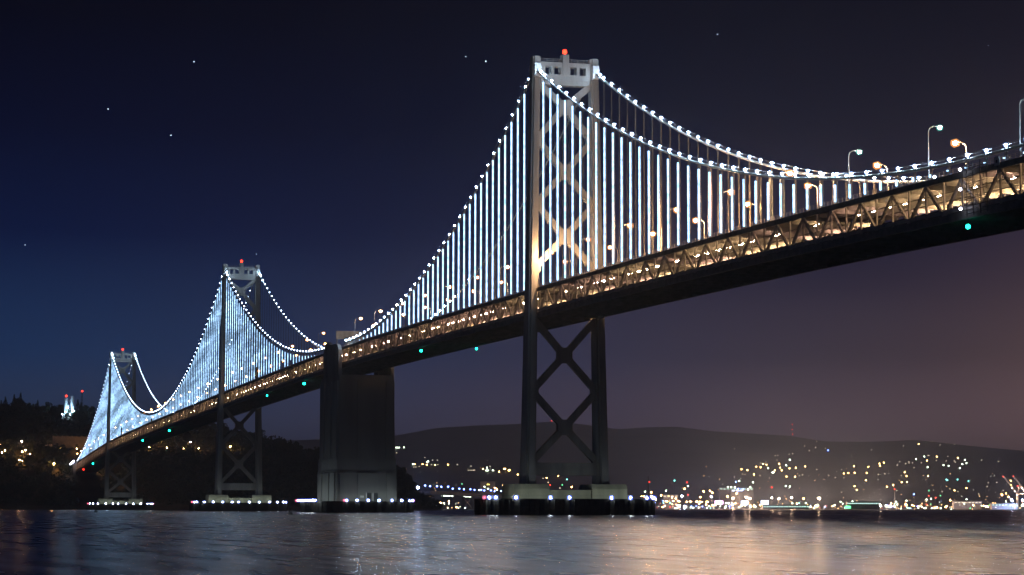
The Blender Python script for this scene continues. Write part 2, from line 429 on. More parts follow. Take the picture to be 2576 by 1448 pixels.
def on_ground(px, py, hfun, d0, d1, lift):     # where the view along (px,py) meets the ground (plus a post's height)
    d = ray(px, py); d = d / sqrt(d.x ** 2 + d.y ** 2); t = d0
    while t < d1:
        p = CAM + d * t
        if p.z <= hfun(p.x, p.y) + lift: return p
        t += (d1 - d0) / 400
    return CAM + d * d1

# ---------------------------------------------------------------- towers
def leg_section(cx, cy, a, b):
    # stepped (cruciform) box column: a across, b along the bridge
    a1, b1 = a * 0.62, b * 0.70
    pts = [(-a1, -b), (a1, -b), (a1, -b1), (a, -b1), (a, b1), (a1, b1), (a1, b), (-a1, b), (-a1, b1), (-a, b1), (-a, -b1), (-a1, -b1)]
    return [(cx + p[0], cy + p[1]) for p in pts]
def tower(u, dz, label):
    t = root('suspension_tower', (CV, u, 10.3 + (dz if dz else 0) * 0), label, 'bridge tower', 'steel towers of the suspension bridge')
    zb, zt = 10.3, 155.5 + dz
    def hx(z): return 10.3 + (zt - z) / 145.0 * 2.55
    for s in (-1, 1):
        mb = MB(); rings = []
        for z in (zb, zb + 3.0, 45, 75, 110, 146 + dz, zt):
            f = (zt - z) / 145.0
            k = 1.12 if z < zb + 1 else 1.0
            rings.append([(p[0], p[1], z) for p in leg_section(CV + s * hx(z), u, (1.38 + 0.34 * f) * k, (2.3 + 3.0 * f ** 1.15) * k)])
        mb.loft(rings)
        # plate seams
        leg = build(mb, 'leg', M['steel'], t)
        mb = MB()
        for z in range(24, int(zt) - 8, 12):
            f = (zt - z) / 145.0
            a, b = 1.38 + 0.34 * f, 2.3 + 3.0 * f ** 1.15
            lo = [(p[0], p[1], z) for p in leg_section(CV + s * hx(z), u, a + 0.05, b + 0.05)]
            hi = [(p[0], p[1], z + 0.5) for p in leg_section(CV + s * hx(z), u, a + 0.05, b + 0.05)]
            mb.loft([lo, hi])
        tag(build(mb, 'seam_plate', M['steel'], leg), kind='stuff')
        mb = MB()
        mb.box(CV + s * 10.3 - 1.05, CV + s * 10.3 + 1.05, u - 3.5, u + 3.5, zt - 7.2, zt - 2.6)
        mb.tube([(CV + s * 10.3, u - 3.7, zt - 4.2), (CV + s * 10.3, u + 3.7, zt - 4.2)], 1.25, 10)
        build(mb, 'cable_saddle', M['white'], t)
    # portal beam with four openings, cap rail
    mb = MB(); x0, x1 = CV - 8.85, CV + 8.85; y0, y1 = u - 1.6, u + 1.6
    mb.box(x0, x1, y0, y1, 145.9 + dz, 149.5 + dz)
    mb.box(x0, x1, y0, y1, 152.3 + dz, 153.8 + dz)
    xs = [x0, x0 + 1.5]; w = 2.15; gaps = []
    cuts = [(-7.2, -5.0), (-4.0, -1.7), (1.7, 4.0), (5.0, 7.2)]
    e = -8.85
    for a, b in cuts + [(8.85, 8.85)]:
        mb.box(CV + e, CV + a, y0, y1, 149.5 + dz, 152.3 + dz); e = b
    pb = build(mb, 'portal_beam', M['steel'], t)
    mb = MB()
    mb.box(x0 + 0.2, x1 - 0.2, y0 - 0.28, y0 - 0.003, 149.1 + dz, 149.5 + dz); mb.box(x0 + 0.2, x1 - 0.2, y0 - 0.28, y0 - 0.003, 147.6 + dz, 147.9 + dz)
    for x in (-7.9, -4.5, 4.5, 7.9): mb.box(CV + x - .2, CV + x + .2, y0 - 0.2, y0 - 0.003, 145.95 + dz, 147.55 + dz)
    tag(build(mb, 'stiffener', M['steel'], pb), kind='stuff')
    mb = MB()
    for k in range(9): mb.box(CV - 8.8 + k * 2.2 - .05, CV - 8.8 + k * 2.2 + .05, u - 1.5, u - 1.4, 153.8 + dz, 154.9 + dz)
    for z in (154.3, 154.9): mb.box(CV - 8.8, CV + 8.8, u - 1.49, u - 1.41, z + dz - .04, z + dz + .04)
    tag(build(mb, 'hand_rail', M['pole'], pb), kind='stuff')
    mb = MB(); mb.box(CV - 1.1, CV + 1.1, u - 2.0, u + 1.0, 149.0 + dz, 156.6 + dz)
    bm = build(mb, 'beacon_pedestal', M['steel'], t)
    mb = MB(); mb.ico((CV, u - 0.5, 157.7 + dz), 0.85, 1.2); mb.mi = 1; mb.tube([(CV, u - .5, 156.6 + dz), (CV, u - .5, 157.0 + dz)], .5)
    build(mb, 'beacon_lamp', [E_['red'], M['dark']], bm)
    # cross bracing: three X above the deck, two below
    zA = 76 if dz == 0 else 62
    zs = [138.4, 116.2, 94.1] if dz == 0 else [138.4 + dz, 116.2 + dz, 94.1 + dz]
    up = [(z - 11.0, z + 11.0) for z in zs]
    lo = [(41.6, 65.8), (17.4, 41.4)] if dz == 0 else [(36.0, 57.0), (15.6, 35.8)]
    for i, (a, b) in enumerate(up + lo):
        w = 2.1; xa, xb = hx(a) - 1.0, hx(b) - 1.0; zc = (a + b) / 2
        if i == 0: b = b - 3.0
        for s in (-1, 1):
            for (p, q) in (((CV + s * xb, u, b), (CV + s * 0.9, u, zc + 0.9)), ((CV + s * 0.9, u, zc - 0.9), (CV + s * xa, u, a))):
                member('brace', p, q, 2.2, 1.9, M['steel'], t, up=(0, 1, 0))
        mb = MB(); h = 2.6
        mb.loft([[(CV + c[0], y, zc + c[1]) for c in ((-h, -1.5), (-1.5, -h), (1.5, -h), (h, -1.5), (h, 1.5), (1.5, h), (-1.5, h), (-h, 1.5))] for y in (u + 1.15, u - 1.15)])
        build(mb, 'gusset_plate', M['steel'], t)
        for s in (-1, 1):
            mb = MB(); zj = a
            mb.loft([[(CV + s * (hx(zj) - 1.2), y, zj - 3.2), (CV + s * (hx(zj) - 3.0), y, zj - 0.9), (CV + s * (hx(zj) - 3.0), y, zj + 0.9), (CV + s * (hx(zj) - 1.2), y, zj + 3.2)] for y in ((u - 1.1, u + 1.1) if s > 0 else (u + 1.1, u - 1.1))])
            build(mb, 'gusset_plate', M['steel'], t)
    mb = MB(); zs0 = 13.2 if dz == 0 else 11.6
    mb.box(CV - hx(15) + 1.4, CV + hx(15) - 1.4, u - 1.8, u + 1.8, zs0, zs0 + 4.3)
    st = build(mb, 'base_strut', M['steel'], t)
    mb = MB(); mb.box(CV - hx(15) + 1.6, CV + hx(15) - 1.6, u - 2.05, u - 1.803, zs0 + 2.0, zs0 + 2.35)
    build(mb, 'flange', M['steel'], st)
    return t
tower(T3, 0, 'tallest and nearest steel tower of the bridge, red beacon on its portal')
tower(T5, 0, 'middle steel tower behind the concrete anchorage, standing between two lit cable sweeps')
tower(T6, -10.5, 'farthest and smallest steel tower, standing before the wooded island')

def rounded_rect(cx, cy, a, b, r, n=5):
    pts = []
    for q, (sx, sy) in enumerate(((1, 1), (-1, 1), (-1, -1), (1, -1))):
        for k in range(n + 1):
            t = pi / 2 * q + pi / 2 * k / n
            pts.append((cx + sx * (a - r) + r * cos(t), cy + sy * (b - r) + r * sin(t)))
    return pts
def pier(u, where, dz=0.0):
    p = root('tower_pier', (CV, u, 0), 'pale concrete pier with two raised blocks under the ' + where, 'bridge pier', 'concrete piers under the towers')
    H = 10.3
    for s in (-1, 1):
        mb = MB(); c = CV + s * 13.6
        mb.loft([[(c - 6.4, u - 8, 0), (c + 6.4, u - 8, 0), (c + 6.4, u + 8, 0), (c - 6.4, u + 8, 0)], [(c - 6.1, u - 7.7, 8.6), (c + 6.1, u - 7.7, 8.6), (c + 6.1, u + 7.7, 8.6), (c - 6.1, u + 7.7, 8.6)]])
        mb.loft([[(c - 6.3, u - 7.9, 8.6), (c + 6.3, u - 7.9, 8.6), (c + 6.3, u + 7.9, 8.6), (c - 6.3, u + 7.9, 8.6)], [(c - 5.8, u - 7.3, H), (c + 5.8, u - 7.3, H), (c + 5.8, u + 7.3, H), (c - 5.8, u + 7.3, H)]])
        build(mb, 'pedestal_block', M['pier'], p)
    mb = MB(); mb.box(CV - 7.25, CV + 7.25, u - 7.2, u + 7.2, 0, 8.3)
    build(mb, 'plinth_wall', M['pier'], p)
    mb = MB(); mb.box(CV - 7.2, CV + 7.2, u - 7.6, u - 7.203, 8.0, 8.3)
    build(mb, 'coping', M['pier'], p)
pier(T3, 'tallest, nearest tower'); pier(T5, 'middle tower'); pier(T6, 'farthest tower')
def fender(u, cv, a, b, where, spots, H=5.4, reds=()):
    f = root('pier_fender', (cv, u, 0), 'dark timber fender ring with a row of lamps around the ' + where, 'pier fender', 'fenders round the bridge piers')
    o_ = rounded_rect(cv, u, a, b, min(a, b) * 0.75); i_ = rounded_rect(cv, u, a - 1.2, b - 1.2, min(a, b) * 0.75 - 1.2)
    mb = MB(); n = len(o_); base = 0
    for z in (-0.6, H):
        for ring in (o_, i_): mb.v += [(q[0], q[1], z) for q in ring]
    for k in range(n):
        m_ = (k + 1) % n
        for (A, B) in ((0, 2 * n), (3 * n, n), (2 * n, 3 * n)):
            mb.f.append((A + k, A + m_, B + m_, B + k)); mb.m.append(0)
    build(mb, 'ring_wall', M['fender'], f)
    # walkway boards and rubbing piles
    for k in range(2 * n):
        q0 = Vector((*o_[k // 2], 0)); q1 = Vector((*o_[(k // 2 + 1) % n], 0)); L_ = (q1 - q0).length
        c = q0.lerp(q1, 0.25 + 0.5 * (k % 2))
        cnt = max(1, int(L_ / 2 / 1.6))
        for i in range(cnt):
            c = q0.lerp(q1, (k % 2) * 0.5 + (i + 0.5) / cnt * 0.5)
            if c.y > u + 4: continue
            out = (c - Vector((cv, u, 0))).normalized() * 0.16
            member('rubbing_pile', (c.x + out.x, c.y + out.y, -0.5), (c.x + out.x, c.y + out.y, H - 0.35), 0.42, 0.42, M['fender'], f)
    mb = MB(); mb.loft([[(q[0], q[1], H + 0.003) for q in o_[::-1]], [(q[0], q[1], H + 0.003) for q in i_[::-1]]], cap=False)
    for q in o_[::2]: mb.box(q[0] - .06, q[0] + .06, q[1] - .06, q[1] + .06, H, H + 1.1)
    pts = o_ + o_[:1]
    for q, r in zip(pts, pts[1:]): mb.beam((q[0], q[1], H + 1.05), (r[0], r[1], H + 1.05), .07, .07)
    tag(build(mb, 'walkway', M['concrete'], f), kind='stuff')
    for (x, y, c) in spots:
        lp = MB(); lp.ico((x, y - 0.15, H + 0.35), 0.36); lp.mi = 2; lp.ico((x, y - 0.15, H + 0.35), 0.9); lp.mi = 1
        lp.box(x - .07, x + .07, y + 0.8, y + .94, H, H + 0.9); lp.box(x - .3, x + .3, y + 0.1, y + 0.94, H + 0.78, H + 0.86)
        build(lp, 'fender_lamp', [E_[c], M['dark'], M['blue_halo' if c == 'pier' else 'mauve_halo']], f)  # third slot: added glow shell imitating a coloured halo, not lamp glass
    # nav mast on the ring
    mb = MB(); mb.tube([(cv + a - 5, u - b + 1, H), (cv + a - 5, u - b + 1, H + 7.5)], [0.16, 0.07], 5)
    build(mb, 'marker_mast', M['dark'], f)
def front(cv, u, a, b, xs):
    out = []
    r = min(a, b) * 0.75
    for x, c in xs:
        t = abs(x) - (a - r)
        y = -b if t <= 0 else -(b - r) - sqrt(max(r * r - t * t, 0))
        out.append((cv + x, u + y, c))
    return out
W, RD = 'pier', 'pierred'
fender(T3, CV, 30, 15, 'pier of the nearest tower', front(CV, T3, 30, 15, [(-29.6, RD), (-28.6, W), (-27, W), (-21, W), (-9.3, W), (-2.8, W), (11.8, W), (18.4, W), (24.8, W), (27.8, W), (29.0, W), (29.9, RD)]))
fender(T5, CV, 30, 15, 'pier of the middle tower', front(CV, T5, 30, 15, [(-29.8, RD), (-28.8, W), (-27.5, W), (-23.3, W), (-18, W), (-12, W), (-6.1, W), (-2.2, W), (4.5, W), (10.8, W), (17.2, W), (22.3, W), (26.5, W), (28.6, W)]))
fender(T6, CV, 30, 15, 'pier of the farthest tower', front(CV, T6, 30, 15, [(-29.6, RD), (-28.2, W), (-25.5, W), (-21.5, W), (-14.5, W), (-8, W), (-3.2, W), (4, W), (10.5, W), (17.2, W), (23.5, W), (26.6, W), (28.4, W), (29.7, RD)]))

# ---------------------------------------------------------------- centre anchorage
def anchorage():
    u0, u1 = 318.0, 366.0; c = CV
    t = root('center_anchorage', (c, (u0 + u1) / 2, 0), 'massive concrete anchorage block between the near and middle towers', 'bridge anchorage')
    def blk(name, a, z0, z1, y0, y1, mt='concrete', d=0.35, parent=t):
        mb = MB(); b = a - d * (z1 - z0) / 20
        mb.loft([[(c - a, y0, z0), (c + a, y0, z0), (c + a, y1, z0), (c - a, y1, z0)], [(c - b, y0 + (a - b), z1), (c + b, y0 + (a - b), z1), (c + b, y1 - (a - b), z1), (c - b, y1 - (a - b), z1)]])
        return build(mb, name, M[mt], parent)
    base = blk('lower_block', 14.6, 0, 19.4, u0, u1)
    blk('setback_course', 14.1, 19.4, 25.2, u0 + .5, u1 - .5)
    sh = blk('shaft', 13.6, 25.2, 64.6, u0 + 1, u1 - 1, d=0.25)
    mb = MB()
    for z, a in ((19.1, 14.42), (25.0, 14.12)): 
        mb.box(c - a, c + a, u0 + .2 + (14.6 - a), u1 - .2 - (14.6 - a), z, z + 0.55)
    build(mb, 'string_course', M['concrete'], t)
    # pilasters proud of the west and north faces
    for x0, x1 in ((-13.2, -9.2), (-4.6, 4.6), (9.2, 13.2)):
        mb = MB(); mb.loft([[(c + x0, u0 + 0.55, 25.56), (c + x1, u0 + 0.55, 25.56), (c + x1, u0 + 1.6, 25.56), (c + x0, u0 + 1.6, 25.56)], [(c + x0, u0 + 0.95, 62), (c + x1, u0 + 0.95, 62), (c + x1, u0 + 1.6, 62), (c + x0, u0 + 1.6, 62)]])
        build(mb, 'pilaster', M['concrete'], t)
        mb = MB(); mb.box(c + x0 + .3, c + x1 - .3, u0 - 0.38, u0 + 0.2, 0.2, 18.6)
        build(mb, 'pilaster', M['concrete'], t)
    for y0, y1 in ((u0 + 3, u0 + 13), (u0 + 18, u0 + 30), (u0 + 35, u0 + 45)):
        mb = MB(); mb.box(c - 14.98, c - 14.2, y0, y1, 0.2, 18.6); build(mb, 'pilaster', M['concrete'], t)
        mb = MB(); mb.box(c - 14.0, c - 13.2, y0, y1, 25.56, 62); build(mb, 'pilaster', M['concrete'], t)
    # door recess frames low on the west face
    for x in (1.0, 4.2):
        mb = MB(); mb.box(c + x - 1.0, c + x + 1.0, u0 - 0.62, u0 - 0.384, 5.6, 9.2); build(mb, 'service_door', M['dark'], t)
        mb = MB(); mb.box(c + x - 1.5, c + x - 1.05, u0 - 0.72, u0 - 0.384, 5.6, 9.4); build(mb, 'door_frame', M['white'], t)
    mb = MB(); mb.box(c - 3.2, c - 1.4, u0 - .45, u0 - .384, 7.0, 8.0); build(mb, 'number_plate', M['white'], t)
    # housings that rise beside the trusses, with rounded shoulders
    for s in (-1, 1):
        xa, xb = (c - 13.4, c - 11.7) if s < 0 else (c + 11.7, c + 13.4)
        mb = MB(); yy = [(336, 64.4), (382, 64.4), (382, 76.5), (380.5, 79.2), (377, 81.2), (371, 81.8), (364, 80.4), (359, 79.9), (344, 79.6), (340, 78.8), (336, 76.5)]; yy = [(321 + (y - 336) * 37 / 46, z) for y, z in yy]
        mb.loft([[(xb, y, z) for y, z in yy], [(xa, y, z) for y, z in yy]])
        build(mb, 'cable_housing', M['concrete'], t)
        for y in (326, 336, 347):
            mb = MB(); mb.box(xa - 0.25, xa - 0.003, y, y + 1.6, 64.6, 78.4); build(mb, 'rib', M['concrete'], t)
    return t
anchorage()
fender(342, CV, 24, 33, 'concrete anchorage', front(CV, 342, 24, 33, [(-12.2, RD), (-11.2, W), (-6.4, W), (-1.2, W), (4.0, W), (10.2, W), (15.4, W), (20.2, W), (22.6, W), (23.5, RD)]) + [(CV - 24.2, 368, RD)] + [(CV - 24.2, 362.5 - 6.2 * k, W) for k in range(8)])
# far-left side of that ring carries its own short row
# ---------------------------------------------------------------- truss spans
def span(u0, u1, label, seed):
    rnd = random.Random(seed)
    us = []
    k = math.ceil((u0 - 0) / PANEL - 1e-6)
    u = k * PANEL
    while u <= u1 + 1e-6: us.append((u, k)); u += PANEL; k += 1
    mid = (u0 + u1) / 2
    t = root('bridge_span', (CV, mid, zd(mid)), label, 'bridge span', 'double deck truss spans of the bridge')
    tl = origin_of(t)
    pts = [u0] + [q for q, _ in us if u0 + .5 < q < u1 - .5] + [u1]
    def strip(name, x0, x1, ztop, zbot, mat, parent=t):
        mb = MB(); mb.loft([[(x0, y, zd(y) + zbot), (x1, y, zd(y) + zbot), (x1, y, zd(y) + ztop), (x0, y, zd(y) + ztop)] for y in pts])
        return build(mb, name, mat, parent)
    strip('upper_deck', NV + .7, FV - .7, -0.25, -0.75, M['slab'])
    strip('road_surface', NV + 1.6, FV - 1.6, -0.21, -0.246, M['asphalt'])
    strip('lower_deck', NV + .455, FV - .455, -7.7, -8.2, M['slab'])
    for v in (NV, FV):
        s = -1 if v < 0 else 1
        strip('top_chord', v - .45, v + .45, 0.0, -1.25, M['joist'])
        strip('bottom_chord', v - .45, v + .45, -8.4, -9.9, M['joist'])
        strip('deck_fascia', v - .14 + s * .2, v + .14 + s * .2, -7.3, -8.05, M['truss'])
        mb = MB()
        for y in pts:
            y = min(max(y, u0 + .1), u1 - .1)
            mb.box(v - .07, v + .07, y - .07, y + .07, zd(y), zd(y) + 1.15)
        for a, b in zip(pts, pts[1:]):
            for h in (0.45, 0.8, 1.12): mb.beam((v, a, zd(a) + h), (v, b, zd(b) + h), .06, .07)
            for q in (0.25, 0.5, 0.75):
                y = a + (b - a) * q; mb.box(v - .05, v + .05, y - .05, y + .05, zd(y), zd(y) + 1.12)
        tag(build(mb, 'railing', M['truss'], t), kind='stuff')
        strip('inner_barrier', v - s * 1.1 - .15, v - s * 1.1 + .15, -6.7, -7.7, M['slab'])
        # web members
        for (y, k) in us:
            if y - .3 < u0 or y + .3 > u1: continue
            member('post', (v, y, zd(y) - 8.4), (v, y, zd(y) - 1.25), 0.36, 0.42, M['truss'], t, base=tl)
        for (y, k) in us:
            if y + PANEL > u1 or y < u0: continue
            a, b = y, y + PANEL
            if k % 2 == 0: p, q = (v, a, zd(a) - 1.3), (v, b, zd(b) - 8.4)
            else: p, q = (v, a, zd(a) - 8.4), (v, b, zd(b) - 1.3)
            member('diagonal', p, q, 0.72, 0.5, M['truss'], t, up=(1, 0, 0), kind='lattice' if (v < 0 and y < 330) else 'box', base=tl)
    for (y, k) in us:
        if y - .4 < u0 or y + .4 > u1: continue
        member('floor_beam', (NV + .46, y, zd(y) - 1.35), (FV - .46, y, zd(y) - 1.35), 0.35, 1.15, M['joist'], t, base=tl)
        member('floor_beam', (NV + .46, y, zd(y) - 9.05), (FV - .46, y, zd(y) - 9.05), 0.4, 1.6, M['joist'], t, base=tl)
    mb = MB()
    for y in pts[1:-1]:
        for q in (0.33, 0.66):
            yy = y + PANEL * q
            if yy < u1 - .5: mb.box(NV + .8, FV - .8, yy - .12, yy + .12, zd(yy) - 1.25, zd(yy) - 0.76)
    tag(build(mb, 'cross_joist', M['joist'], t), kind='stuff')
    mb = MB()
    for x in (-7.5, -4.6, -1.7, 1.3, 4.2, 7.1):
        for a, b in zip(pts, pts[1:]): mb.beam((CV + x, a, zd(a) - 8.5), (CV + x, b, zd(b) - 8.5), .25, .55)
    tag(build(mb, 'stringer', M['joist'], t), kind='stuff')
    # maintenance pipes along the inside of the near truss
    for v, h in ((NV + .62, -3.4), (NV + .62, -5.2)):
        mb = MB(); mb.tube([(v, y, zd(y) + h) for y in pts], 0.09, 5); build(mb, 'service_pipe', M['dark'], t)
    # lamps under the upper deck
    lm = {}
    col = 'deckY'
    for (y, k) in us:
        if rnd.random() < 0.22: col = 'deckP' if col == 'deckY' else 'deckY'
        if rnd.random() < 0.12: continue
        for v, off, dz in ((FV - 1.3, 2.2, -2.9), (FV - 1.3, 6.3, -2.9), (NV + 5.0, 4.2, -2.5)):
            yy = y + off
            if yy > u1 - 1 or yy < u0 + 1: continue
            if rnd.random() < 0.28: continue
            key = col
            if key not in lm:
                m_ = MB(); m_.box(-.30, .30, -1.3, 1.3, .14, .20); m_.box(-.08, .08, -.9, .9, -.08, -.03); m_.mi = 1; m_.box(-.36, .36, -1.5, 1.5, -.03, .13); m_.box(-.05, .05, -.05, .05, .2, 1.6)
                lm[key] = m_.mesh('ceiling_lamp', [E_[col], M['dark']], origin=(0, 0, 0))[0]
            o = bpy.data.objects.new('ceiling_lamp', lm[key]); COL.objects.link(o); o.parent = t
            o.location = Vector((v, yy, zd(yy) + dz)) - tl
    return t
random.seed(3)
span(-470, T3 - 3.4, 'near main truss span of the bridge, running right from the tallest tower', 1)
span(T3 + 3.4, 316, 'truss side span between the tallest tower and the concrete anchorage', 2)
span(317, T5 - 3.4, 'truss side span between the concrete anchorage and the middle tower', 3)
span(T5 + 3.4, T6 - 3.4, 'long far truss span between the middle tower and the farthest tower', 4)
span(T6 + 3.4, 1790, 'last truss span between the farthest tower and the wooded island', 5)

# ---------------------------------------------------------------- cables with suspenders
sus_mb = MB()
sus_mb.box(-.07, .07, -.42, -.26, 0, 1); sus_mb.box(-.07, .07, .26, .42, 0, 1)
SUS = sus_mb.mesh('suspender', M['rope'], origin=(0, 0, 0))[0]
led_mb = MB(); led_mb.loft([[(0.26 * cos(2 * pi * k / 6), 0.26 * sin(2 * pi * k / 6), z) for k in range(6)] for z in (0, 1)])
LED = led_mb.mesh('led_strip', M['led'], origin=(0, 0, 0))[0]
CLAMPS = []
for key in ('cable', 'cable_lo', 'off'):
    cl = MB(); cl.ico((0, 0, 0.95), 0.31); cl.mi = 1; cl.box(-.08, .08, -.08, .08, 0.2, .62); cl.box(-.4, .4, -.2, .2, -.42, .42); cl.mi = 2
    if key != 'off': cl.ico((0, 0, .95), .62)  # wider sphere is an added glow shell for the bluish bloom
    CLAMPS.append(cl.mesh('cable_lamp', [E_[key] if key != 'off' else M['pole'], M['cable'], M['pale_halo']], origin=(0, 0, 0))[0])
def cable(v, u0, u1, label, lit):
    t = root('main_cable', (v, u0, cable_z(u0)), label, 'bridge cable', 'main cables of the suspension bridge')
    tl = origin_of(t)
    nodes = []
    towers = [T for T in (T3, T5, T6) if u0 <= T <= u1]
    ends = [u0] + towers + [u1]
    us = []
    for a, b in zip(ends, ends[1:]):
        q = a; n = max(2, int((b - a) / 6))
        us += [a + (b - a) * i / n for i in range(n)]
    us.append(u1)
    mb = MB(); mb.tube([(v, y, cable_z(y)) for y in us], 0.37, 8)
    build(mb, 'cable', M['cable'], t, smooth=True)
    mb = MB()
    for s in (-.5, .5):
        for a, b in zip(us, us[1:]): mb.beam((v + s, a, cable_z(a) + 1.15), (v + s, b, cable_z(b) + 1.15), .05, .05)
    tag(build(mb, 'hand_rope', M['cable'], t), kind='stuff')
    for a, b in zip(ends, ends[1:]):
        first = a + (11.7 if a in towers else 4.0)
        last = b - (11.7 if b in towers else 4.0)
        n = int(round((last - first) / PANEL)); st = (last - first) / n
        for i in range(n + 1): nodes.append((first + i * st, True))
        for T, s in ((a, 7.4), (b, -7.4)):
            if T in towers: nodes.append((T + s, False))
    for y, hang in nodes:
        z = cable_z(y); h = z - zd(y)
        if h < 0.3: continue
        o = bpy.data.objects.new('cable_lamp', CLAMPS[2 if (v == FV and 3 < y < 165) else 0 if y < 330 or min(abs(y - T5), abs(y - T6)) < 22 else 1]); COL.objects.link(o); o.parent = t; o.location = Vector((v, y, z)) - tl
        if hang and h > 2.2:
            o = bpy.data.objects.new('suspender', SUS); COL.objects.link(o); o.parent = t
            o.location = Vector((v, y, zd(y))) - tl; o.scale = (1, 1, h - 0.3)
            if lit:
                top, bot = (h - 1.6) / (h - 0.3), 0.5 / (h - 0.3)
                if random.random() < 0.04: bot = min(0.4, 7 / h)
                if h < 3.4 and random.random() < 0.3: continue
                e = bpy.data.objects.new('led_strip', LED); COL.objects.link(e); e.parent = o
                e.location = (-0.42, 0, bot); wd = 1.0 if y < 330 else 0.72; e.scale = (wd, wd, max(top - bot, 0.1))
cable(NV, -470, 322, 'near side cable with lit strings, running over the nearest tower', True)
cable(FV, -470, 322, 'far side cable with bare suspenders, running over the nearest tower', False)
cable(NV, 374, 1740, 'near side cable with lit strings over the middle and farthest towers', True)
cable(FV, 374, 1740, 'far side cable with bare suspenders over the middle and farthest towers', False)

# ---------------------------------------------------------------- road lamps on the upper deck
def lamp_proto(name, H, arm, glow, r):
    t = bpy.data.objects.new(name, None); COL.objects.link(t)
    mb = MB(); mb.tube([(0, 0, 0), (0, 0, 1.2), (0, 0, H - 1.2)], [.22, .16, .11], 6); mb.box(-.3, .3, -.3, .3, 0, .35)
    build(mb, 'pole', M['pole'], t)
    mb = MB(); mb.tube([(0, 0, H - 1.2), (arm * .12, 0, H - .45), (arm * .45, 0, H - .05), (arm, 0, H)], [.10, .09, .08, .07], 6)
    build(mb, 'arm', M['pole'], t)
    mb = MB(); mb.loft([[(arm - .45 + x, y, H + .02) for x, y in ((0, -.22), (1.1, -.3), (1.1, .3), (0, .22))], [(arm - .35 + x, y, H + .28) for x, y in ((0, -.14), (.8, -.2), (.8, .2), (0, .14))]])
    hd = build(mb, 'luminaire', M['pole'], t)
    mb = MB(); mb.ico((arm + .1, 0, H - .28), r, 0.8)
    build(mb, 'bulb', E_[glow], hd)
    mb = MB(); mb.ico((arm + .1, 0, H - .28), r * 2.3, 0.9)  # oversized shell added round the bulb as its bloom halo
    build(mb, 'halo_globe', M['cool_halo' if glow == 'cool' else 'amber_halo'], hd, smooth=True)
    return t
ORD = ['first', 'second', 'third', 'fourth', 'fifth', 'sixth', 'seventh', 'eighth', 'ninth', 'tenth', 'eleventh', 'twelfth', 'thirteenth', 'fourteenth', 'fifteenth', 'sixteenth', 'seventeenth', 'eighteenth', 'nineteenth', 'twentieth'] + ['twenty-' + q for q in ('first', 'second', 'third', 'fourth', 'fifth', 'sixth', 'seventh', 'eighth', 'ninth')] + ['thirtieth'] + ['thirty-' + q for q in ('first', 'second', 'third', 'fourth', 'fifth')]
_cnt = {}
def nth(key):
    _cnt[key] = _cnt.get(key, -1) + 1
    return ORD[_cnt[key]]
def copy_thing(src, loc, rz):
    r = src.copy(); COL.objects.link(r); r.location = loc; r.rotation_euler = (0, 0, rz)
    for ch in src.children:
        c = ch.copy(); COL.objects.link(c); c.parent = r
        for g in ch.children:
            d = g.copy(); COL.objects.link(d); d.parent = c
    return r
PA = lamp_proto('street_lamp', 12.2, 2.6, 'amber', 0.46)
PH = lamp_proto('street_lamp', 12.2, 2.6, 'amber_hi', 0.55)
PL = lamp_proto('street_lamp', 12.2, 2.6, 'amber_lo', 0.46)
PC = lamp_proto('street_lamp', 12.2, 2.6, 'cool', 0.40)
near = [(-345, 'c'), (-304, 'c'), (-262, 'c'), (-220, 'a'), (-179, 'a'), (-136, 'a'), (-94, 'a'), (-52, 'a'), (-10, 'a'), (45, 'a'), (88, 'a'), (131, 'a'), (173, 'a'), (215, 'a'), (258, 'a'), (301, 'a'), (392, 'a'), (437, 'a'), (480, 'a'), (523, 'a'), (567, 'a'), (610, 'a'), (655, 'a'), (690, 'a'), (755, 'a'), (800, 'a'), (845, 'a'), (890, 'a'), (935, 'a'), (979, 'a'), (1025, 'a'), (1070, 'a'), (1115, 'a'), (1162, 'a'), (1208, 'a'), (1253, 'a'), (1299, 'a'), (1344, 'a'), (1390, 'a'), (1455, 'a'), (1499, 'a'), (1546, 'a'), (1591, 'a'), (1640, 'a'), (1689, 'a'), (1734, 'a'), (1778, 'a')]
far = [-325, -283, -241, -198, -155, -113, -74, -31, 20, 62, 105, 147, 190, 232, 274, 338, 415, 460, 502, 545, 588, 631, 675, 726, 771, 815, 858, 902, 950, 998, 1045, 1090, 1132, 1178, 1223, 1269, 1314, 1374, 1420, 1460, 1506, 1554, 1600, 1648, 1695, 1740]
def where(u, row, i):
    seg = [(-60, 'right of the nearest tower'), (60, 'beside the nearest tower'), (316, 'between the nearest tower and the anchorage'), (400, 'over the concrete anchorage'), (690, 'between the anchorage and the middle tower'), (725, 'beside the middle tower'), (1390, 'between the middle and farthest towers'), (1440, 'beside the farthest tower'), (9999, 'between the farthest tower and the island')]
    for a, s in seg:
        if u < a: return s
used = set()
def place_lamp(proto, loc, rz):
    if proto.name not in used:
        used.add(proto.name); proto.location = loc; proto.rotation_euler = (0, 0, rz); return proto
    return copy_thing(proto, loc, rz)
def proto_for(u): return PH if u < -60 or u == -10 else PA if u < 330 else PL
cool_label = {-345: 'tall road lamp with cool white light, cut by the right edge', -304: 'tall cool white road lamp, second from the right edge', -262: 'tall cool white road lamp, leftmost of the cool ones'}
for i, (u, c) in enumerate(near):
    loc = (NV + .75, u, zd(u) - 0.2)
    if c == 'a':
        tag(place_lamp(proto_for(u), loc, 0), nth(('n', where(u, 'near', i))) + ' amber lamp from right, near row, ' + where(u, 'near', i), 'street lamp', 'amber road lamps of the near row ' + where(u, 'near', i))
    else:
        tag(place_lamp(PC, loc, 0), cool_label[u], 'street lamp', 'cool white road lamps on the bridge deck')
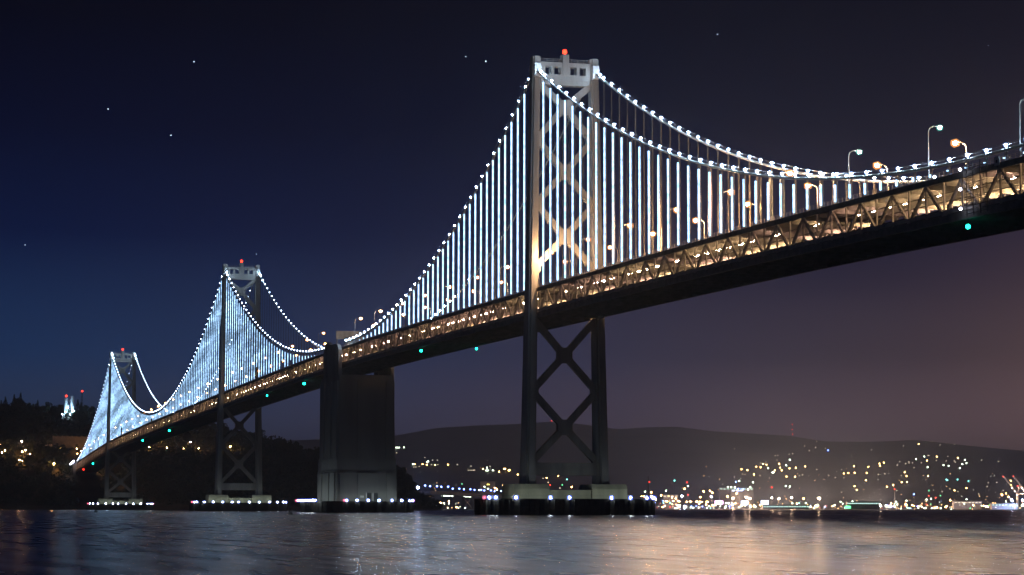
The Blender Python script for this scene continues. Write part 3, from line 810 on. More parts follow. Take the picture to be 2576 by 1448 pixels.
for i, u in enumerate(far):
    lab = {-283: 'brightest amber road lamp, nearest the right edge, arm pointing left', -241: 'big amber road lamp between the two tall cool white lamps'}.get(u)
    tag(place_lamp(proto_for(u), (FV - .75, u, zd(u) - 0.2), pi), lab or (nth(('f', where(u, 'far', i))) + ' amber lamp from right, far row, ' + where(u, 'far', i)), 'street lamp', 'amber road lamps of the far row ' + (where(u, 'far', i) if not lab else 'near the right edge'))

# ---------------------------------------------------------------- fittings on the bridge
def nav_light(u, v, glow, label, r=0.55):
    z = zd(u) - DEPTH
    t = root('navigation_light', (v, u, z), label, 'navigation light', 'navigation lights under the deck')
    mb = MB(); mb.tube([(v, u, z + .02), (v, u, z - .9)], .09, 6); mb.box(v - .35, v + .35, u - .35, u + .35, z - 1.05, z - .9)
    build(mb, 'hanger', M['dark'], t)
    mb = MB(); mb.ico((v, u, z - 1.05 - r), r); build(mb, 'lens', E_[glow], t)
nav_light(-324, NV - .3, 'green', 'green navigation light under the deck near the right edge')
nav_light(163, NV - .3, 'green', 'green navigation light under the side span, left of a second green one', 0.6)
nav_light(144, FV - 3, 'green', 'green navigation light under the side span, nearest to the tallest tower')
nav_light(424, NV - .3, 'green', 'bright green navigation light just left of the concrete anchorage', 0.75)
nav_light(538, NV - .3, 'green', 'dim green navigation light midway between anchorage and middle tower', 0.5)
nav_light(970, NV - .3, 'green', 'bright teal navigation light under the deck left of the middle tower', 0.85)
nav_light(1140, NV - .3, 'green', 'green navigation light below a white lamp on the long far span', 0.8)
nav_light(1560, NV - .3, 'green', 'green navigation light just left of the farthest tower', 0.85)
nav_light(1660, NV - .3, 'nred', 'red navigation light under the deck at the island end', 0.95)

def scaffold():
    u0, u1 = -338.5, -325.0; v = NV - 1.5; z0 = zd(-332) - 9.6; z1 = zd(-332) + 1.2
    t = root('maintenance_scaffold', (v, -332, z0), 'scaffold with ladder and white work lamps hung outside the truss', 'scaffold')
    for y in (u0 + 3.5, u0 + 6.4, u0 + 9.6, u1 - 1.0):
        member('scaffold_post', (v, y, z0), (v, y, z1), .14, .14, M['fender'], t)
    for k in range(7):
        z = z0 + .4 + k * 1.55
        member('scaffold_rail', (v - .1, u0 + 3, z), (v - .1, u1 - .5, z), .1, .12, M['fender'], t)
    for k in range(13):
        z = z0 + .5 + k * .8
        member('rung', (v - .2, u0 + 9.7, z), (v - .2, u0 + 11.4, z), .1, .1, M['fender'], t)
    for k in range(3):
        member('scaffold_brace', (v + .1, u0 + 3.5 + k * 2.9, z0), (v + .1, u0 + 6.4 + k * 2.9, z1 - 3), .08, .08, M['fender'], t)
    for z in (z1 - 0.9, z1 - 5.0, z1 - 9.0):
        mb = MB(); mb.ico((v - .5, -324.2, z), .34); mb.mi = 1; mb.box(v - .45, v + .1, -324.25, -324.15, z + .3, z + .42)
        build(mb, 'work_lamp', [E_['work'], M['dark']], t)
    for z in (z1, ): member('scaffold_post', (v, -324.2, z0 + .6), (v, -324.2, z1), .12, .12, M['fender'], t)
scaffold()
def sign_board():
    u = -338.0; v = NV - .75; z = zd(u)
    t = root('sign_board', (v, u, z - 1), 'small pale square sign board fixed on the top chord near the right edge', 'sign')
    mb = MB(); mb.box(v - .06, v + .06, u - 1.0, u + 1.0, z - .6, z + 1.2); build(mb, 'panel', M['white'], t)
    mb = MB(); mb.box(v + .063, v + .25, u - .08, u + .08, z - 1.0, z + 1.1); build(mb, 'bracket', M['dark'], t)
    mb = MB(); mb.box(v - .10, v - .063, u - .3, u + .3, z - .1, z + .5); build(mb, 'emblem', M['dark'], t)
sign_board()
def sign_gantry():
    u = 345.0; zb = zd(u)
    t = root('sign_gantry', (CV, u, zb), 'ribbed sign panel on posts over the roadway, lit amber above the anchorage', 'sign gantry')
    x0, x1 = NV + .6, NV + 14.0; z0, z1 = zb + 5.4, zb + 9.2
    mb = MB(); mb.box(x0, x1, u + .25, u + .5, z0, z1); mb.box(x0, x1, u - .2, u + .2, z0 - .05, z0 + .22); mb.box(x0, x1, u - .2, u + .2, z1 - .2, z1 + .06)
    build(mb, 'sign_panel', M['panel'], t)
    n = 19
    for k in range(n):
        x = x0 + .2 + (x1 - x0 - .4) * k / (n - 1)
        member('rib', (x, u + .1, z0 + .2), (x, u + .1, z1 - .2), .16, .3, M['panel'], t)
    for x in (x0 + .5, x1 - 1.2):
        member('post', (x, u + .75, zb - .2), (x, u + .75, z1), .5, .5, M['pole'], t)
    c = root('equipment_cabin', (NV + 3.8, 330, zb), 'small white cabin on the deck at the anchorage, below the sign panel', 'cabin')
    mb = MB(); mb.box(NV + 2.6, NV + 5.2, 328, 333, zb - .2, zb + 4.6); build(mb, 'wall', M['white'], c)
    mb = MB(); mb.box(NV + 2.3, NV + 5.5, 327.7, 333.3, zb + 4.6, zb + 4.9); build(mb, 'roof', M['dark'], c)
    mb = MB(); mb.box(NV + 3.4, NV + 4.4, 327.93, 327.997, zb - .2, zb + 2.2); build(mb, 'door', M['pole'], c)
sign_gantry()

# ---------------------------------------------------------------- island: trees, lamps, tower, wall
def leaf_cloud(mb, rnd, c, rx, rz, n, size, cone=False):
    for _ in range(n):
        if cone:
            h = rnd.random() ** 1.4; rad = (1 - h) * rx * sqrt(rnd.random()) * (0.8 + .4 * rnd.random()); a = rnd.random() * 2 * pi
            p = Vector((c[0] + rad * cos(a), c[1] + rad * sin(a), c[2] - rz + 2 * rz * h))
        else:
            while True:
                q = Vector((rnd.uniform(-1, 1), rnd.uniform(-1, 1), rnd.uniform(-1, 1)))
                if q.length < 1: break
            q = q.normalized() * q.length ** .45
            p = Vector((c[0] + q.x * rx, c[1] + q.y * rx, c[2] + q.z * rz))
        s = size * rnd.uniform(.6, 1.3)
        n1 = Vector((rnd.gauss(0, 1), rnd.gauss(0, 1), rnd.gauss(0, 1))).normalized(); n2 = n1.orthogonal().normalized(); n3 = n1.cross(n2)
        b = len(mb.v)
        mb.v += [tuple(p + n2 * s), tuple(p - n2 * s * .5 + n3 * s * .8), tuple(p - n2 * s * .5 - n3 * s * .8), tuple(p + n1 * s * .6)]
        for f in ((0, 1, 2), (0, 1, 3), (1, 2, 3), (2, 0, 3)): mb.f.append(tuple(b + i for i in f)); mb.m.append(0)
def tree_kinds():
    kinds = []
    for i in range(6):
        rnd = random.Random(40 + i); mb = MB()
        if i < 3:
            H = 1.0
            leaf_cloud(mb, rnd, (0, 0, .56), .24 + .03 * i, .44, 240, .05, True)
        else:
            for _ in range(6):
                leaf_cloud(mb, rnd, (rnd.uniform(-.22, .22), rnd.uniform(-.22, .22), rnd.uniform(.48, .8)), rnd.uniform(.17, .26), rnd.uniform(.13, .22), 60, .05)
        cr = mb.mesh('crown', M['leaf'] if i % 2 else M['leaf2'], origin=(0, 0, 0))[0]
        tb = MB(); tb.tube([(0, 0, -.15), (.01, 0, .3), (0, .02, .7)], [.035, .025, .01], 5)
        if i >= 3:
            for a in range(3): tb.tube([(0, 0, .3), (.12 * cos(a * 2.1), .12 * sin(a * 2.1), .55)], [.018, .008], 4)
        kinds.append((cr, tb.mesh('trunk', M['bark'], origin=(0, 0, 0))[0]))
    return kinds
KINDS = tree_kinds()
def tree(px, d, h, kind, label, group):
    a = bearing(px); p = CAM + (fwd0 * cos(a) + right0 * sin(a)) * d
    z = isle_h(p.x, p.y)
    t = root('pine_tree' if kind < 3 else 'broadleaf_tree', (p.x, p.y, z), label, 'tree', group)
    rz = random.random() * 6.28
    for nm, me in zip(('crown', 'trunk'), KINDS[kind]):
        o = bpy.data.objects.new(nm, me); COL.objects.link(o); o.parent = t; o.scale = (h * 1.05, h * 1.05, h); o.rotation_euler = (0, 0, rz)
random.seed(11)
for i in range(34):
    px = -30 + i * 9.6 + random.uniform(-4, 4)
    d_, h_, k_ = random.uniform(2700, 2780), random.uniform(10, 19) * (1.25 if i % 6 == 0 else 1), random.choice((0, 1, 2, 3, 4))
    if 156 < px < 182 or px < -8: continue
    tree(px, d_, h_, k_, nth('skyline') + (' tree from the left on the island skyline, dark and pointed' if k_ < 3 else ' tree from the left on the island skyline, dark and rounded'), 'trees on the island skyline left of the farthest tower')
for i in range(26):
    px = 350 + i * 17 + random.uniform(-7, 7)
    tree(px, random.uniform(2690, 2780), random.uniform(9, 15), random.choice((3, 4, 5)), nth('ridge') + ' rounded dark tree from the left on the ridge behind the middle tower', 'trees on the island ridge right of the farthest tower')
for px, d, h in ((1004, 2660, 24), (1020, 2640, 21), (1034, 2650, 15), (995, 2640, 20)):
    tree(px, d, h, random.choice((3, 4, 5)), nth('tip') + ' broad dark tree at the low island tip right of the anchorage', 'trees at the island tip beside the anchorage')
for px, d, h in ((1060, 2560, 14), (1078, 2570, 15), (1095, 2560, 13), (1105, 2550, 8)):
    tree(px, d, h, random.choice((3, 4, 5)), nth('via') + ' low dark tree on the shore under the left end of the viaduct', 'shore trees under the viaduct')
for px, d, h in ((10, 2450, 17), (32, 2455, 20), (55, 2450, 16), (78, 2455, 18), (104, 2445, 15), (128, 2440, 11), (-10, 2450, 20), (22, 2520, 20), (70, 2520, 19), (120, 2500, 15)):
    tree(px, d, h, random.choice((3, 4, 5)), nth('brown') + ' brownish tree on the shore slope at the left edge', 'shore trees at the left edge')
def forest():
    rnd = random.Random(7); mb = MB(); n = 0
    a0, a1 = bearing(-60), bearing(1120)
    while n < 5200:
        a = rnd.uniform(a0, a1); d = rnd.uniform(2430, 2790)
        p = CAM + (fwd0 * cos(a) + right0 * sin(a)) * d
        z = isle_h(p.x, p.y)
        if z < 1.5: 
            n += 0.2; continue
        # keep the road bench and the bridge landing clear
        if abs(p.x - CV) < 16 and p.y < 1830: continue
        s = rnd.uniform(2.2, 5.2)
        leaf_cloud(mb, rnd, (p.x, p.y, z + s * .6), s, s * .8, 7, s * .5)
        n += 1
    o = build(mb, 'forest', M['leaf'])
    tag(o, 'dense dark woods covering the island slope', 'woods', kind='stuff')
forest()
def island_lamp(px, py, glow, label, group, r=0.7, lift=7.0):
    p = on_ground(px, py, isle_h, 2400, 2900, lift)
    t = root('street_lamp', (p.x, p.y, p.z - lift), label, 'street lamp', group)
    mb = MB(); mb.tube([(p.x, p.y, p.z - lift - 1), (p.x, p.y, p.z + .2)], [.2, .1], 5); build(mb, 'pole', M['pole'], t)
    toward = (CAM - p).normalized()
    q = p + toward * 1.5
    mb = MB(); mb.ico((q.x, q.y, q.z), r); build(mb, 'lens', E_[glow], t)
for px, py, g, lab in ((55, 1111, 'islampP', 'pinkish lamp alone among trees on the left island slope'), (139, 1105, 'islampP', 'lamp in front of the amber lit retaining wall on the island'),
                  (479, 1113, 'islampP', 'lamp over amber lit trees just left of the middle tower'), (579, 1125, 'islamp', 'small lamp seen between the legs of the middle tower'),
                  (402, 1104, 'islamp', 'faint lamp on the island road right of the farthest tower'), (136, 1167, 'islamp', 'single amber lamp below the retaining wall on the island')):
    island_lamp(px, py, g, lab, 'lamps on the island slope', 0.8)
for px, py in ((5, 1139), (12, 1134), (22, 1152), (30, 1150), (64, 1133), (56, 1137), (76, 1143), (49, 1158), (57, 1159), (-3, 1118)):
    island_lamp(px, py, 'islamp', 'amber lamp glimpsed through the trees at the left edge of the island', 'amber lamps through trees at the left edge', 0.55, 5)
for px in (330, 375, 420, 462, 500):
    island_lamp(px, 1124 + (px - 330) * .03, 'islamp', 'low amber lamp lighting the wooded road behind the bridge piers', 'lamps along the wooded island road', 0.5, 4.0)
def wall_run():
    pts = []
    for px in range(130, 262, 12):
        a = bearing(px); d = 2600 if px < 230 else 2590
        p = CAM + (fwd0 * cos(a) + right0 * sin(a)) * d; pts.append(p)
    t = root('retaining_wall', (pts[5].x, pts[5].y, 64), 'long concrete retaining wall lit amber above the bridge landing', 'wall')
    for a, b in zip(pts, pts[1:]):
        z0 = 60; z1 = 79.5
        mb = MB(); mb.beam((a.x, a.y, (z0 + z1) / 2), (b.x, b.y, (z0 + z1) / 2), 1.2, z1 - z0); build(mb, 'panel', M['wall'], t)
        q = a
        mb = MB(); mb.box(q.x - .5, q.x + .5, q.y - 1.0, q.y + .5, z0, z1 + .8); build(mb, 'buttress', M['wall'], t)
    for k in (2, 5, 8):
        q = pts[k] + (CAM - pts[k]).normalized() * 14
        mb = MB(); mb.ico((q.x, q.y, 66), .45); mb.mi = 1; mb.tube([(q.x, q.y, 55), (q.x, q.y, 65.4)], .12, 5)
        l = build(mb, 'wall_lamp', [E_['islamp'], M['dark']], t)
wall_run()
def harbour_tower():
    a = bearing(169); p = CAM + (fwd0 * cos(a) + right0 * sin(a)) * 2735
    zt = CAM.z + (1278.5 - 1003) / FPX * 2735 ; zb = isle_h(p.x, p.y) - 2
    t = root('harbor_control_tower', (p.x, p.y, zb), 'floodlit blue white control tower on the island summit with a red beacon', 'tower')
    for s in (-1, 1):
        q = p + right0 * s * 3.6
        mb = MB(); mb.tube([(q.x, q.y, zb), (q.x, q.y, zt - (3 if s < 0 else 1))], 1.9, 10); build(mb, 'column', M['white'], t)
    mb = MB()
    for z in range(int(zb) + 4, int(zt) - 2, 5): mb.box(p.x - 2.4, p.x + 2.4, p.y - .8, p.y + .8, z, z + .8)
    build(mb, 'landing', M['white'], t)
    q = p - right0 * 3.6
    mb = MB(); mb.ico((q.x, q.y, zt - .6), 1.3); mb.mi = 1; mb.tube([(q.x, q.y, zt - 3), (q.x, q.y, zt - 1.9)], .4); build(mb, 'beacon_lamp', [E_['red'], M['dark']], t)
    for dx, dz in ((-6.5, 3), (-2, 6), (2.5, 3), (6, 7), (0, 11)):
        q = p + right0 * dx - fwd0 * 6
        mb = MB(); mb.ico((q.x, q.y, zb + dz), .55); mb.mi = 1; mb.box(q.x - .3, q.x + .3, q.y + .3, q.y + .8, zb - 2, zb + dz - .5); build(mb, 'floodlight', [E_['flood'], M['dark']], t)
    a = bearing(201); p = CAM + (fwd0 * cos(a) + right0 * sin(a)) * 2740
    zt = CAM.z + (1278.5 - 992) / FPX * 2740; zb = isle_h(p.x, p.y)
    m_ = root('radio_mast', (p.x, p.y, zb), 'slim dark mast with a red light above the island trees', 'mast')
    for sx, sy in ((-1, -1), (1, -1), (1, 1), (-1, 1)):
        mb = MB(); mb.beam((p.x + sx * 1.6, p.y + sy * 1.6, zb - 1), (p.x + sx * .4, p.y + sy * .4, zt - 1), .3, .3); build(mb, 'leg', M['dark'], m_)
    mb = MB()
    for k in range(8):
        z = zb + (zt - 1 - zb) * k / 8; w = 1.6 - 1.2 * k / 8
        mb.beam((p.x - w, p.y - w, z), (p.x + w, p.y - w, z + 3), .15, .15); mb.beam((p.x + w, p.y - w, z), (p.x - w, p.y - w, z + 3), .15, .15)
    tag(build(mb, 'lattice', M['dark'], m_), kind='stuff')
    mb = MB(); mb.ico((p.x, p.y, zt), 1.1); build(mb, 'beacon_lamp', E_['red'], m_)
harbour_tower()
def landing():
    # abutment where the bridge meets the island, with the bright lamps at the cable ends
    t = root('bridge_abutment', (CV, 1800, 40), 'concrete abutment on the island where the bridge ends', 'abutment')
    mb = MB(); mb.box(CV - 13, CV + 13, 1791, 1830, 20, zd(1790) - .3); build(mb, 'block', M['concrete'], t)
    mb = MB(); mb.box(NV - 3, NV, 1752, 1790, 30, zd(1780) + 2.2); build(mb, 'cable_block', M['concrete'], t)
    for k, (u, v, h) in enumerate(((1742, NV - 3.4, 1.6), (1752, NV - 3.6, .8), (1762, NV - 3.4, 1.4), (1772, NV - 3.5, .6), (1782, NV - 3.4, 1.0))):
        z = zd(u) + h
        mb = MB(); mb.ico((v, u, z), .9); mb.mi = 1; mb.tube([(v, u, z - 3.5), (v, u, z - .8)], .15, 5); build(mb, 'flood_lamp', [E_['work'], M['dark']], t)
landing()

# ---------------------------------------------------------------- buoys
def buoy(px, py, d, h, label):
    p = at(px, py, d)
    t = root('channel_buoy', (p.x, p.y, 0), label, 'buoy', 'dark buoys on the water')
    mb = MB(); r = h * .42
    mb.loft([[(p.x + r * k * cos(2 * pi * j / 10), p.y + r * k * sin(2 * pi * j / 10), z * h) for j in range(10)] for z, k in ((-.25, .8), (-.05, 1), (.3, 1), (.42, .7))])
    build(mb, 'float', M['buoy'], t)
    for j in range(3):
        a = 2 * pi * j / 3
        mb = MB(); mb.beam((p.x + r * .6 * cos(a), p.y + r * .6 * sin(a), .4 * h), (p.x + r * .3 * cos(a), p.y + r * .3 * sin(a), h), .1 * h, .1 * h); build(mb, 'leg', M['buoy'], t)
    mb = MB(); mb.tube([(p.x, p.y, h * .95), (p.x, p.y, h * 1.15)], r * .5, 8); build(mb, 'topmark', M['buoy'], t)
buoy(730, 1290, 760, 1.7, 'dark buoy in front of the gap between middle pier and anchorage')
buoy(241, 1288, 1100, 2.0, 'small dark buoy in front of the farthest pier at left')

# ---------------------------------------------------------------- far shore
def far_light(px, py, glow, r, d, name, label, group, cat='light', post=True):
    p = at(px, py, d)
    mb = MB(); mb.ico(tuple(p), r); mb.mi = 1
    g = max(2.0, hill_h(p.x, p.y)) if d > 5900 else 0.0
    if post and p.z - r * .5 > g: mb.box(p.x - .25, p.x + .25, p.y + .2, p.y + .7, g - .5, p.z - r * .5)
    else: mb.box(p.x - .25, p.x + .25, p.y - .25, p.y + .25, p.z - r - 4, p.z - r * .6)
    o = build(mb, name, [E_[glow], M['dark']])
    return tag(o, label, cat, group)
def hill_light(px, py, glow, r, label, group):
    p = on_ground(px, py, hill_h, 7100, 14300, 8)
    d = sqrt((p.x - CAM.x) ** 2 + (p.y - CAM.y) ** 2) - 20
    far_light(px, py, glow, r * d / 6800, d, 'hillside_light', label, group, 'light')
def Z5(x, y): return ((2400 + x / 3.578) / 1.49068, (1700 + y / 3.578) / 1.49068)
def Z6(x, y): return ((3120 + x / 3.578) / 1.49068, (1700 + y / 3.578) / 1.49068)
def Z7(x, y): return ((1450 + x / 4.826) / 1.49068, (1640 + y / 4.826) / 1.49068)
def Z8(x, y): return ((2300 + x / 1.673) / 1.49068, (1500 + y / 1.673) / 1.49068)
def Z2(x, y): return ((1850 + x / 1.703) / 1.49068, (1100 + y / 1.703) / 1.49068)
KN = {'fa': 'amber', 'fo': 'orange', 'fw': 'white', 'fb': 'blue white', 'ft': 'teal', 'fg': 'green', 'fr': 'red', 'fR': 'bright red', 'fy': 'yellow', 'fd': 'dim', 'fP': 'brilliant peach', 'fB': 'brilliant blue white'}
hillA = [(Z5, 'fa', '1362,218 1440,230 1560,183 1618,190 1650,145 1697,155 1530,288 1868,142 1880,195 1903,232 1807,232 2003,207 2090,197 2217,180 1965,315 2080,318'),
         (Z5, 'fd', '1740,335 1265,322 1377,280 2372,220 1840,95 1620,135 1850,30 2000,15 2050,10 1690,120 1610,303 1410,285 2180,293 2137,305 2530,300'),
         (Z5, 'fw', '1718,205 1776,262 1792,260 1962,165 2010,90'),
         (Z6, 'fa', '160,275 217,268 303,265 297,178 490,185 465,268 455,365 637,143 697,130 645,170 303,445 330,495 737,452 822,430 935,392 1007,387 1000,308 975,258 1290,310 1275,100 1690,68 1407,50 1805,470 1643,500'),
         (Z6, 'fd', '130,220 130,525 1035,135 1080,133 1030,115 1100,197 1530,107 2008,93 2232,112 1690,515 1478,515 2095,400 2210,395 2080,452 1970,550 707,280 875,160 1400,100 1200,130 1640,105 1655,120 1300,30 1285,35 1555,45'),
         (Z6, 'fw', '1238,48 1283,190 1130,80 1785,90 1805,135 1750,148 1715,203 1495,162 1565,172'), (Z6, 'ft', '1535,355 1550,365 1685,355 1830,378'),
         (Z6, 'fa', '2398,372 2403,430 2335,542 2283,568'), (Z6, 'fd', '2298,503 930,300 160,330 45,330 620,285 990,140 910,120'),
         (Z8, 'fd', '760,308 1275,260 1270,300 1330,305 1125,337 1015,350 1820,290 2140,280 1200,290 1230,320 2050,283 1620,315'), (Z8, 'fb', '1347,318'), (Z8, 'fa', '1915,278'),
         (Z7, 'fa', '110,190 507,490 650,490 728,500 877,505 1110,500 1743,577 2035,627 2125,575 2145,577 2213,607 2225,595 2373,678'),
         (Z7, 'fw', '175,190 195,190 225,192 313,188 475,490 735,450 750,440 1818,605 1835,605 1800,605 1815,555 1920,600'),
         (Z7, 'fd', '180,285 810,500 925,500 920,420 490,545 530,540 590,535 1525,525 1480,600 1510,600 1540,600 1570,600 1590,598 830,420 1280,500 1870,530 690,370'),
         (Z2, 'fa', '38,1140 75,1122 98,1132 155,1160 340,1180 415,1168'), (Z2, 'fd', '318,1183 5,1135')]
for F, k, s in hillA:
    for q in s.split():
        x, y = map(float, q.split(','))
        px, py = F(x, y)
        side_ = next(t for a, t in ((1200, 'just right of the anchorage'), (1330, 'left of the nearest tower'), (1570, 'seen between the legs of the nearest tower'), (1900, 'right of the nearest tower'), (2130, 'below the hilltop mast'), (9999, 'above the harbor cranes')) if px < a)
        hill_light(px, py, k, 2.0 if k != 'fd' else 1.7, '%s street light on the dark hillside %s' % (KN[k], side_), '%s hillside lights %s' % (KN[k], side_))
low = [(Z5, 'fo', '598,478 150,527 938,505 970,530 852,515 1297,540 1175,580 810,592 430,595 480,610 350,645 365,650 447,645 510,645 530,648 627,655 678,650 757,652 770,652 805,652 825,655 893,655 910,655 515,700 885,690 975,700 1010,700 1247,735 1530,705 1612,700 1690,705 2105,680 2195,610 2195,612 2350,712 2370,718 215,625 20,580 55,580'),
       (Z5, 'fw', '645,445 350,505 68,518 1180,455 1225,455 1273,460 1450,490 1480,460 1515,395 1330,375 470,740 495,740 530,728 623,725 680,730 715,735 787,730 897,735 925,712 1080,715 1140,735 1153,715 1155,672 1190,675 1325,728 1355,715 1410,705 1475,715 1490,720 1550,720 1650,722 1730,720 1820,730 2015,715 2045,672 2115,730 2160,725 2190,725 2250,740 2335,740 2340,775 2225,672 1955,445 2010,450'),
       (Z5, 'fb', '1287,387 200,663 755,712 838,718 310,640 1320,480 1325,505 1383,485 1305,485 690,715 1200,715'),
       (Z5, 'ft', '463,370 405,670 945,737 2135,672 315,670 80,610'), (Z5, 'fR', '125,388 633,393 1768,460'), (Z5, 'fr', '405,720 645,558 65,630 70,620'), (Z5, 'fy', '383,575'),
       (Z5, 'fP', '1247,607 1425,595 1475,612 1770,600 1865,612 2035,600 2395,605 2410,608'), (Z5, 'fo', '285,568 305,725 1297,542'),
       (Z5, 'fB', '150,578 563,578 957,585 597,715 597,735 1237,692 1900,732 1890,738'),
       (Z6, 'fo', '410,675 325,720 355,720 412,720 440,720 495,720 503,742 525,718 580,715 985,690 1000,698 1205,722 1410,728 1525,725 1535,718 1655,722 1770,725 1895,700 1905,712 1915,725 2000,705 2035,708 2080,715 2090,722 1590,635 2370,590 2280,560 2390,718'),
       (Z6, 'fw', '720,705 860,655 925,742 1000,640 875,690 1240,740 1340,740 1380,740 1457,742 1600,755 1635,650 1270,625 1328,615 1805,620 2170,690 2335,650 2410,705 2440,700 2485,705 2545,705 2350,740 2455,740 175,738 115,655 275,650 35,700 840,730 1740,670 1775,680 1160,735'),
       (Z6, 'ft', '845,725 1035,740 1005,730 1698,728 1255,735'), (Z6, 'fg', '1325,685 1855,740 1930,675 2110,700 1300,505 1455,570'), (Z6, 'fr', '1270,690 1390,598 1350,770 2490,442 840,485 1300,575'),
       (Z6, 'fP', '365,675 458,668 640,695 652,705'), (Z6, 'fB', '780,712 2415,640 2405,625 2555,630'), (Z6, 'fb', '1100,553 740,700 1145,715'),
       (Z7, 'fo', '980,1188 1128,1160 1265,1270 1285,1300 1595,1290 1615,1275 1642,1188 2105,877 1960,925 1995,950 1580,1300'), (Z7, 'fw', '1035,1195 1130,1200 1110,1290 1160,1290 1420,1290 1420,1310 1728,1275 1728,1300 1770,900 1837,935 1670,960 2245,900 2245,940 1300,1290'), (Z7, 'fg', '1363,850'), (Z7, 'fy', '1825,858 1850,858'),
       (Z2, 'ft', '470,1190'), (Z2, 'fr', '363,1225'), (Z2, 'fg', '440,1225'), (Z2, 'fo', '500,1238 578,1255 825,1305 910,1328'), (Z2, 'fd', '425,1245 350,1210')]
random.seed(5)
for F, k, s in low:
    for q in s.split():
        x, y = map(float, q.split(','))
        px, py = F(x, y)
        big = k in ('fP', 'fB')
        side_ = next(t for a, t in ((1330, 'between the anchorage and the nearest tower'), (1570, 'seen between the legs of the nearest tower'), (1800, 'just right of the nearest tower'), (2130, 'around the glowing billboards'), (2360, 'right of the long lit shed'), (9999, 'near the harbor cranes')) if px < a)
        nm = 'floodlight' if big else 'harbor_light'
        far_light(px, py, k, {'fP': 2.3, 'fB': 2.2, 'fR': 2.5}.get(k, 1.75), 6150 + random.uniform(0, 260), nm, '%s light along the far waterfront %s' % (KN[k], side_), '%s waterfront lights %s' % (KN[k], side_))
for _ in range(58):
    px = random.uniform(1575, 2580); py = 1279.5 - abs(random.gauss(0, 1)) * 7 - 1.5
    k = random.choice(('fo', 'fo', 'fo', 'fw', 'fb', 'fa', 'fd'))
    side_ = next(t for a, t in ((1800, 'just right of the nearest tower'), (2130, 'around the glowing billboards'), (2360, 'right of the long lit shed'), (9999, 'near the harbor cranes')) if px < a)
    far_light(px, py, k, random.uniform(1.0, 1.6), 6150 + random.uniform(0, 400), 'harbor_light', '%s light along the far waterfront %s' % (KN[k], side_), '%s waterfront lights %s' % (KN[k], side_))
for n_, (px, y0, w, name) in enumerate(((1993.5, 1067, 3, 'tall hilltop mast with three red lights at right'), (1386.6, 1058, 2, 'hilltop mast with two red lights seen between the tower legs'))):
    F = Z8 if n_ == 0 else Z2
    pts = [Z8(1122, 155), Z8(1122, 187), Z8(1124, 217)] if n_ == 0 else [Z2(372, 815), Z2(372, 840)]
    p = at(pts[0][0], pts[0][1], 13900); g = hill_h(p.x, p.y)
    t = root('radio_mast', (p.x, p.y, g), name, 'mast')
    mb = MB(); mb.tube([(p.x, p.y, g - 5), (p.x, p.y, p.z)], [1.2, .5], 5); build(mb, 'pole', M['dark'], t)
    for q in pts:
        c = at(q[0], q[1], 13890); mb = MB(); mb.ico(tuple(c), 3.4); build(mb, 'red_lamp', E_['fr'], t)
for k_, c_, l_ in (('ca', (1.0, 0.50, 0.18), 16.0), ('cw', (0.85, 0.88, 0.75), 9.0), ('cb', (0.25, 0.42, 1.0), 9.0), ('cr', (1.0, 0.10, 0.06), 7.0)):
    E_[k_] = emis('city_glow_' + k_, c_, l_); E_[k_].cycles.emission_sampling = 'NONE'
def city_lights():
    rnd = random.Random(21); mb = MB()
    for i in range(420):
        if i < 300:
            px = rnd.uniform(1572, 2590) if rnd.random() < 0.85 else rnd.uniform(1100, 1300)
            d = rnd.uniform(6150, 6900); p = at(px, 1279, d); z = 3 + abs(rnd.gauss(0, 1)) * 9
            rr = rnd.uniform(0.55, 1.15)
        else:
            px = rnd.uniform(1750, 2560) if rnd.random() < 0.8 else rnd.uniform(1000, 1300)
            d = rnd.uniform(7300, 10200); p = at(px, 1279, d); z = hill_h(p.x, p.y) + 7; rr = rnd.uniform(0.5, 1.0)
        mb.mi = rnd.choice((0, 0, 0, 1, 1, 2, 3) if i < 300 else (0, 0, 1))
        mb.ico((p.x, p.y, z), rr)
    tag(build(mb, 'city_lights', [E_['ca'], E_['cw'], E_['cb'], E_['cr']]), 'countless tiny city lights along the far shore and slope', 'city lights', kind='stuff')
city_lights()
def shed(px0, px1, py0, py1, d, wall, label, name='warehouse', roof=True, windows=0, wglow='fw', group='low buildings along the far waterfront', cat='building'):
    a = at(px0, py1, d); b = at(px1, py1, d); h = (py1 - py0) / FPX * d
    z0 = 2.0; z1 = max(at(px0, py0, d).z, z0 + 3)
    dr = (b - a); dr.z = 0; L_ = dr.length; dr /= L_; nrm = fwd0 * 26
    t = root(name, ((a.x + b.x) / 2, (a.y + b.y) / 2, z0), label, cat, group)
    mb = MB(); q = [a, b, b + nrm, a + nrm]
    mb.quad_box([(p.x, p.y, z0 - 2) for p in q] + [(p.x, p.y, z1) for p in q]); build(mb, 'wall', wall, t)
    if roof:
        mb = MB(); q = [a - dr * 1 - fwd0, b + dr * 1 - fwd0, b + dr + nrm, a - dr + nrm]
        mb.quad_box([(p.x, p.y, z1 + .02) for p in q] + [(p.x, p.y, z1 + 1.4) for p in q]); build(mb, 'roof', M['roof'], t)
    for k in range(windows):
        c = a + dr * (L_ * (k + .5) / windows); hw = min(4.0, L_ / windows * .32)
        mb = MB(); p0 = c - dr * hw - fwd0 * .4; p1 = c + dr * hw - fwd0 * .4; p2 = p1 + fwd0 * .38; p3 = p0 + fwd0 * .38
        zc = z1 - 3.0 - (k % 2) * .3
        mb.quad_box([(p.x, p.y, zc - 1.2) for p in (p0, p1, p2, p3)] + [(p.x, p.y, zc + 1.0) for p in (p0, p1, p2, p3)]); build(mb, 'window', E_[wglow], t)
shed(2131, 2213, 1264, 1276, 6120, M['shed'], 'long low shed with a bright white lit eave strip on the far shore', windows=16, wglow='fc')
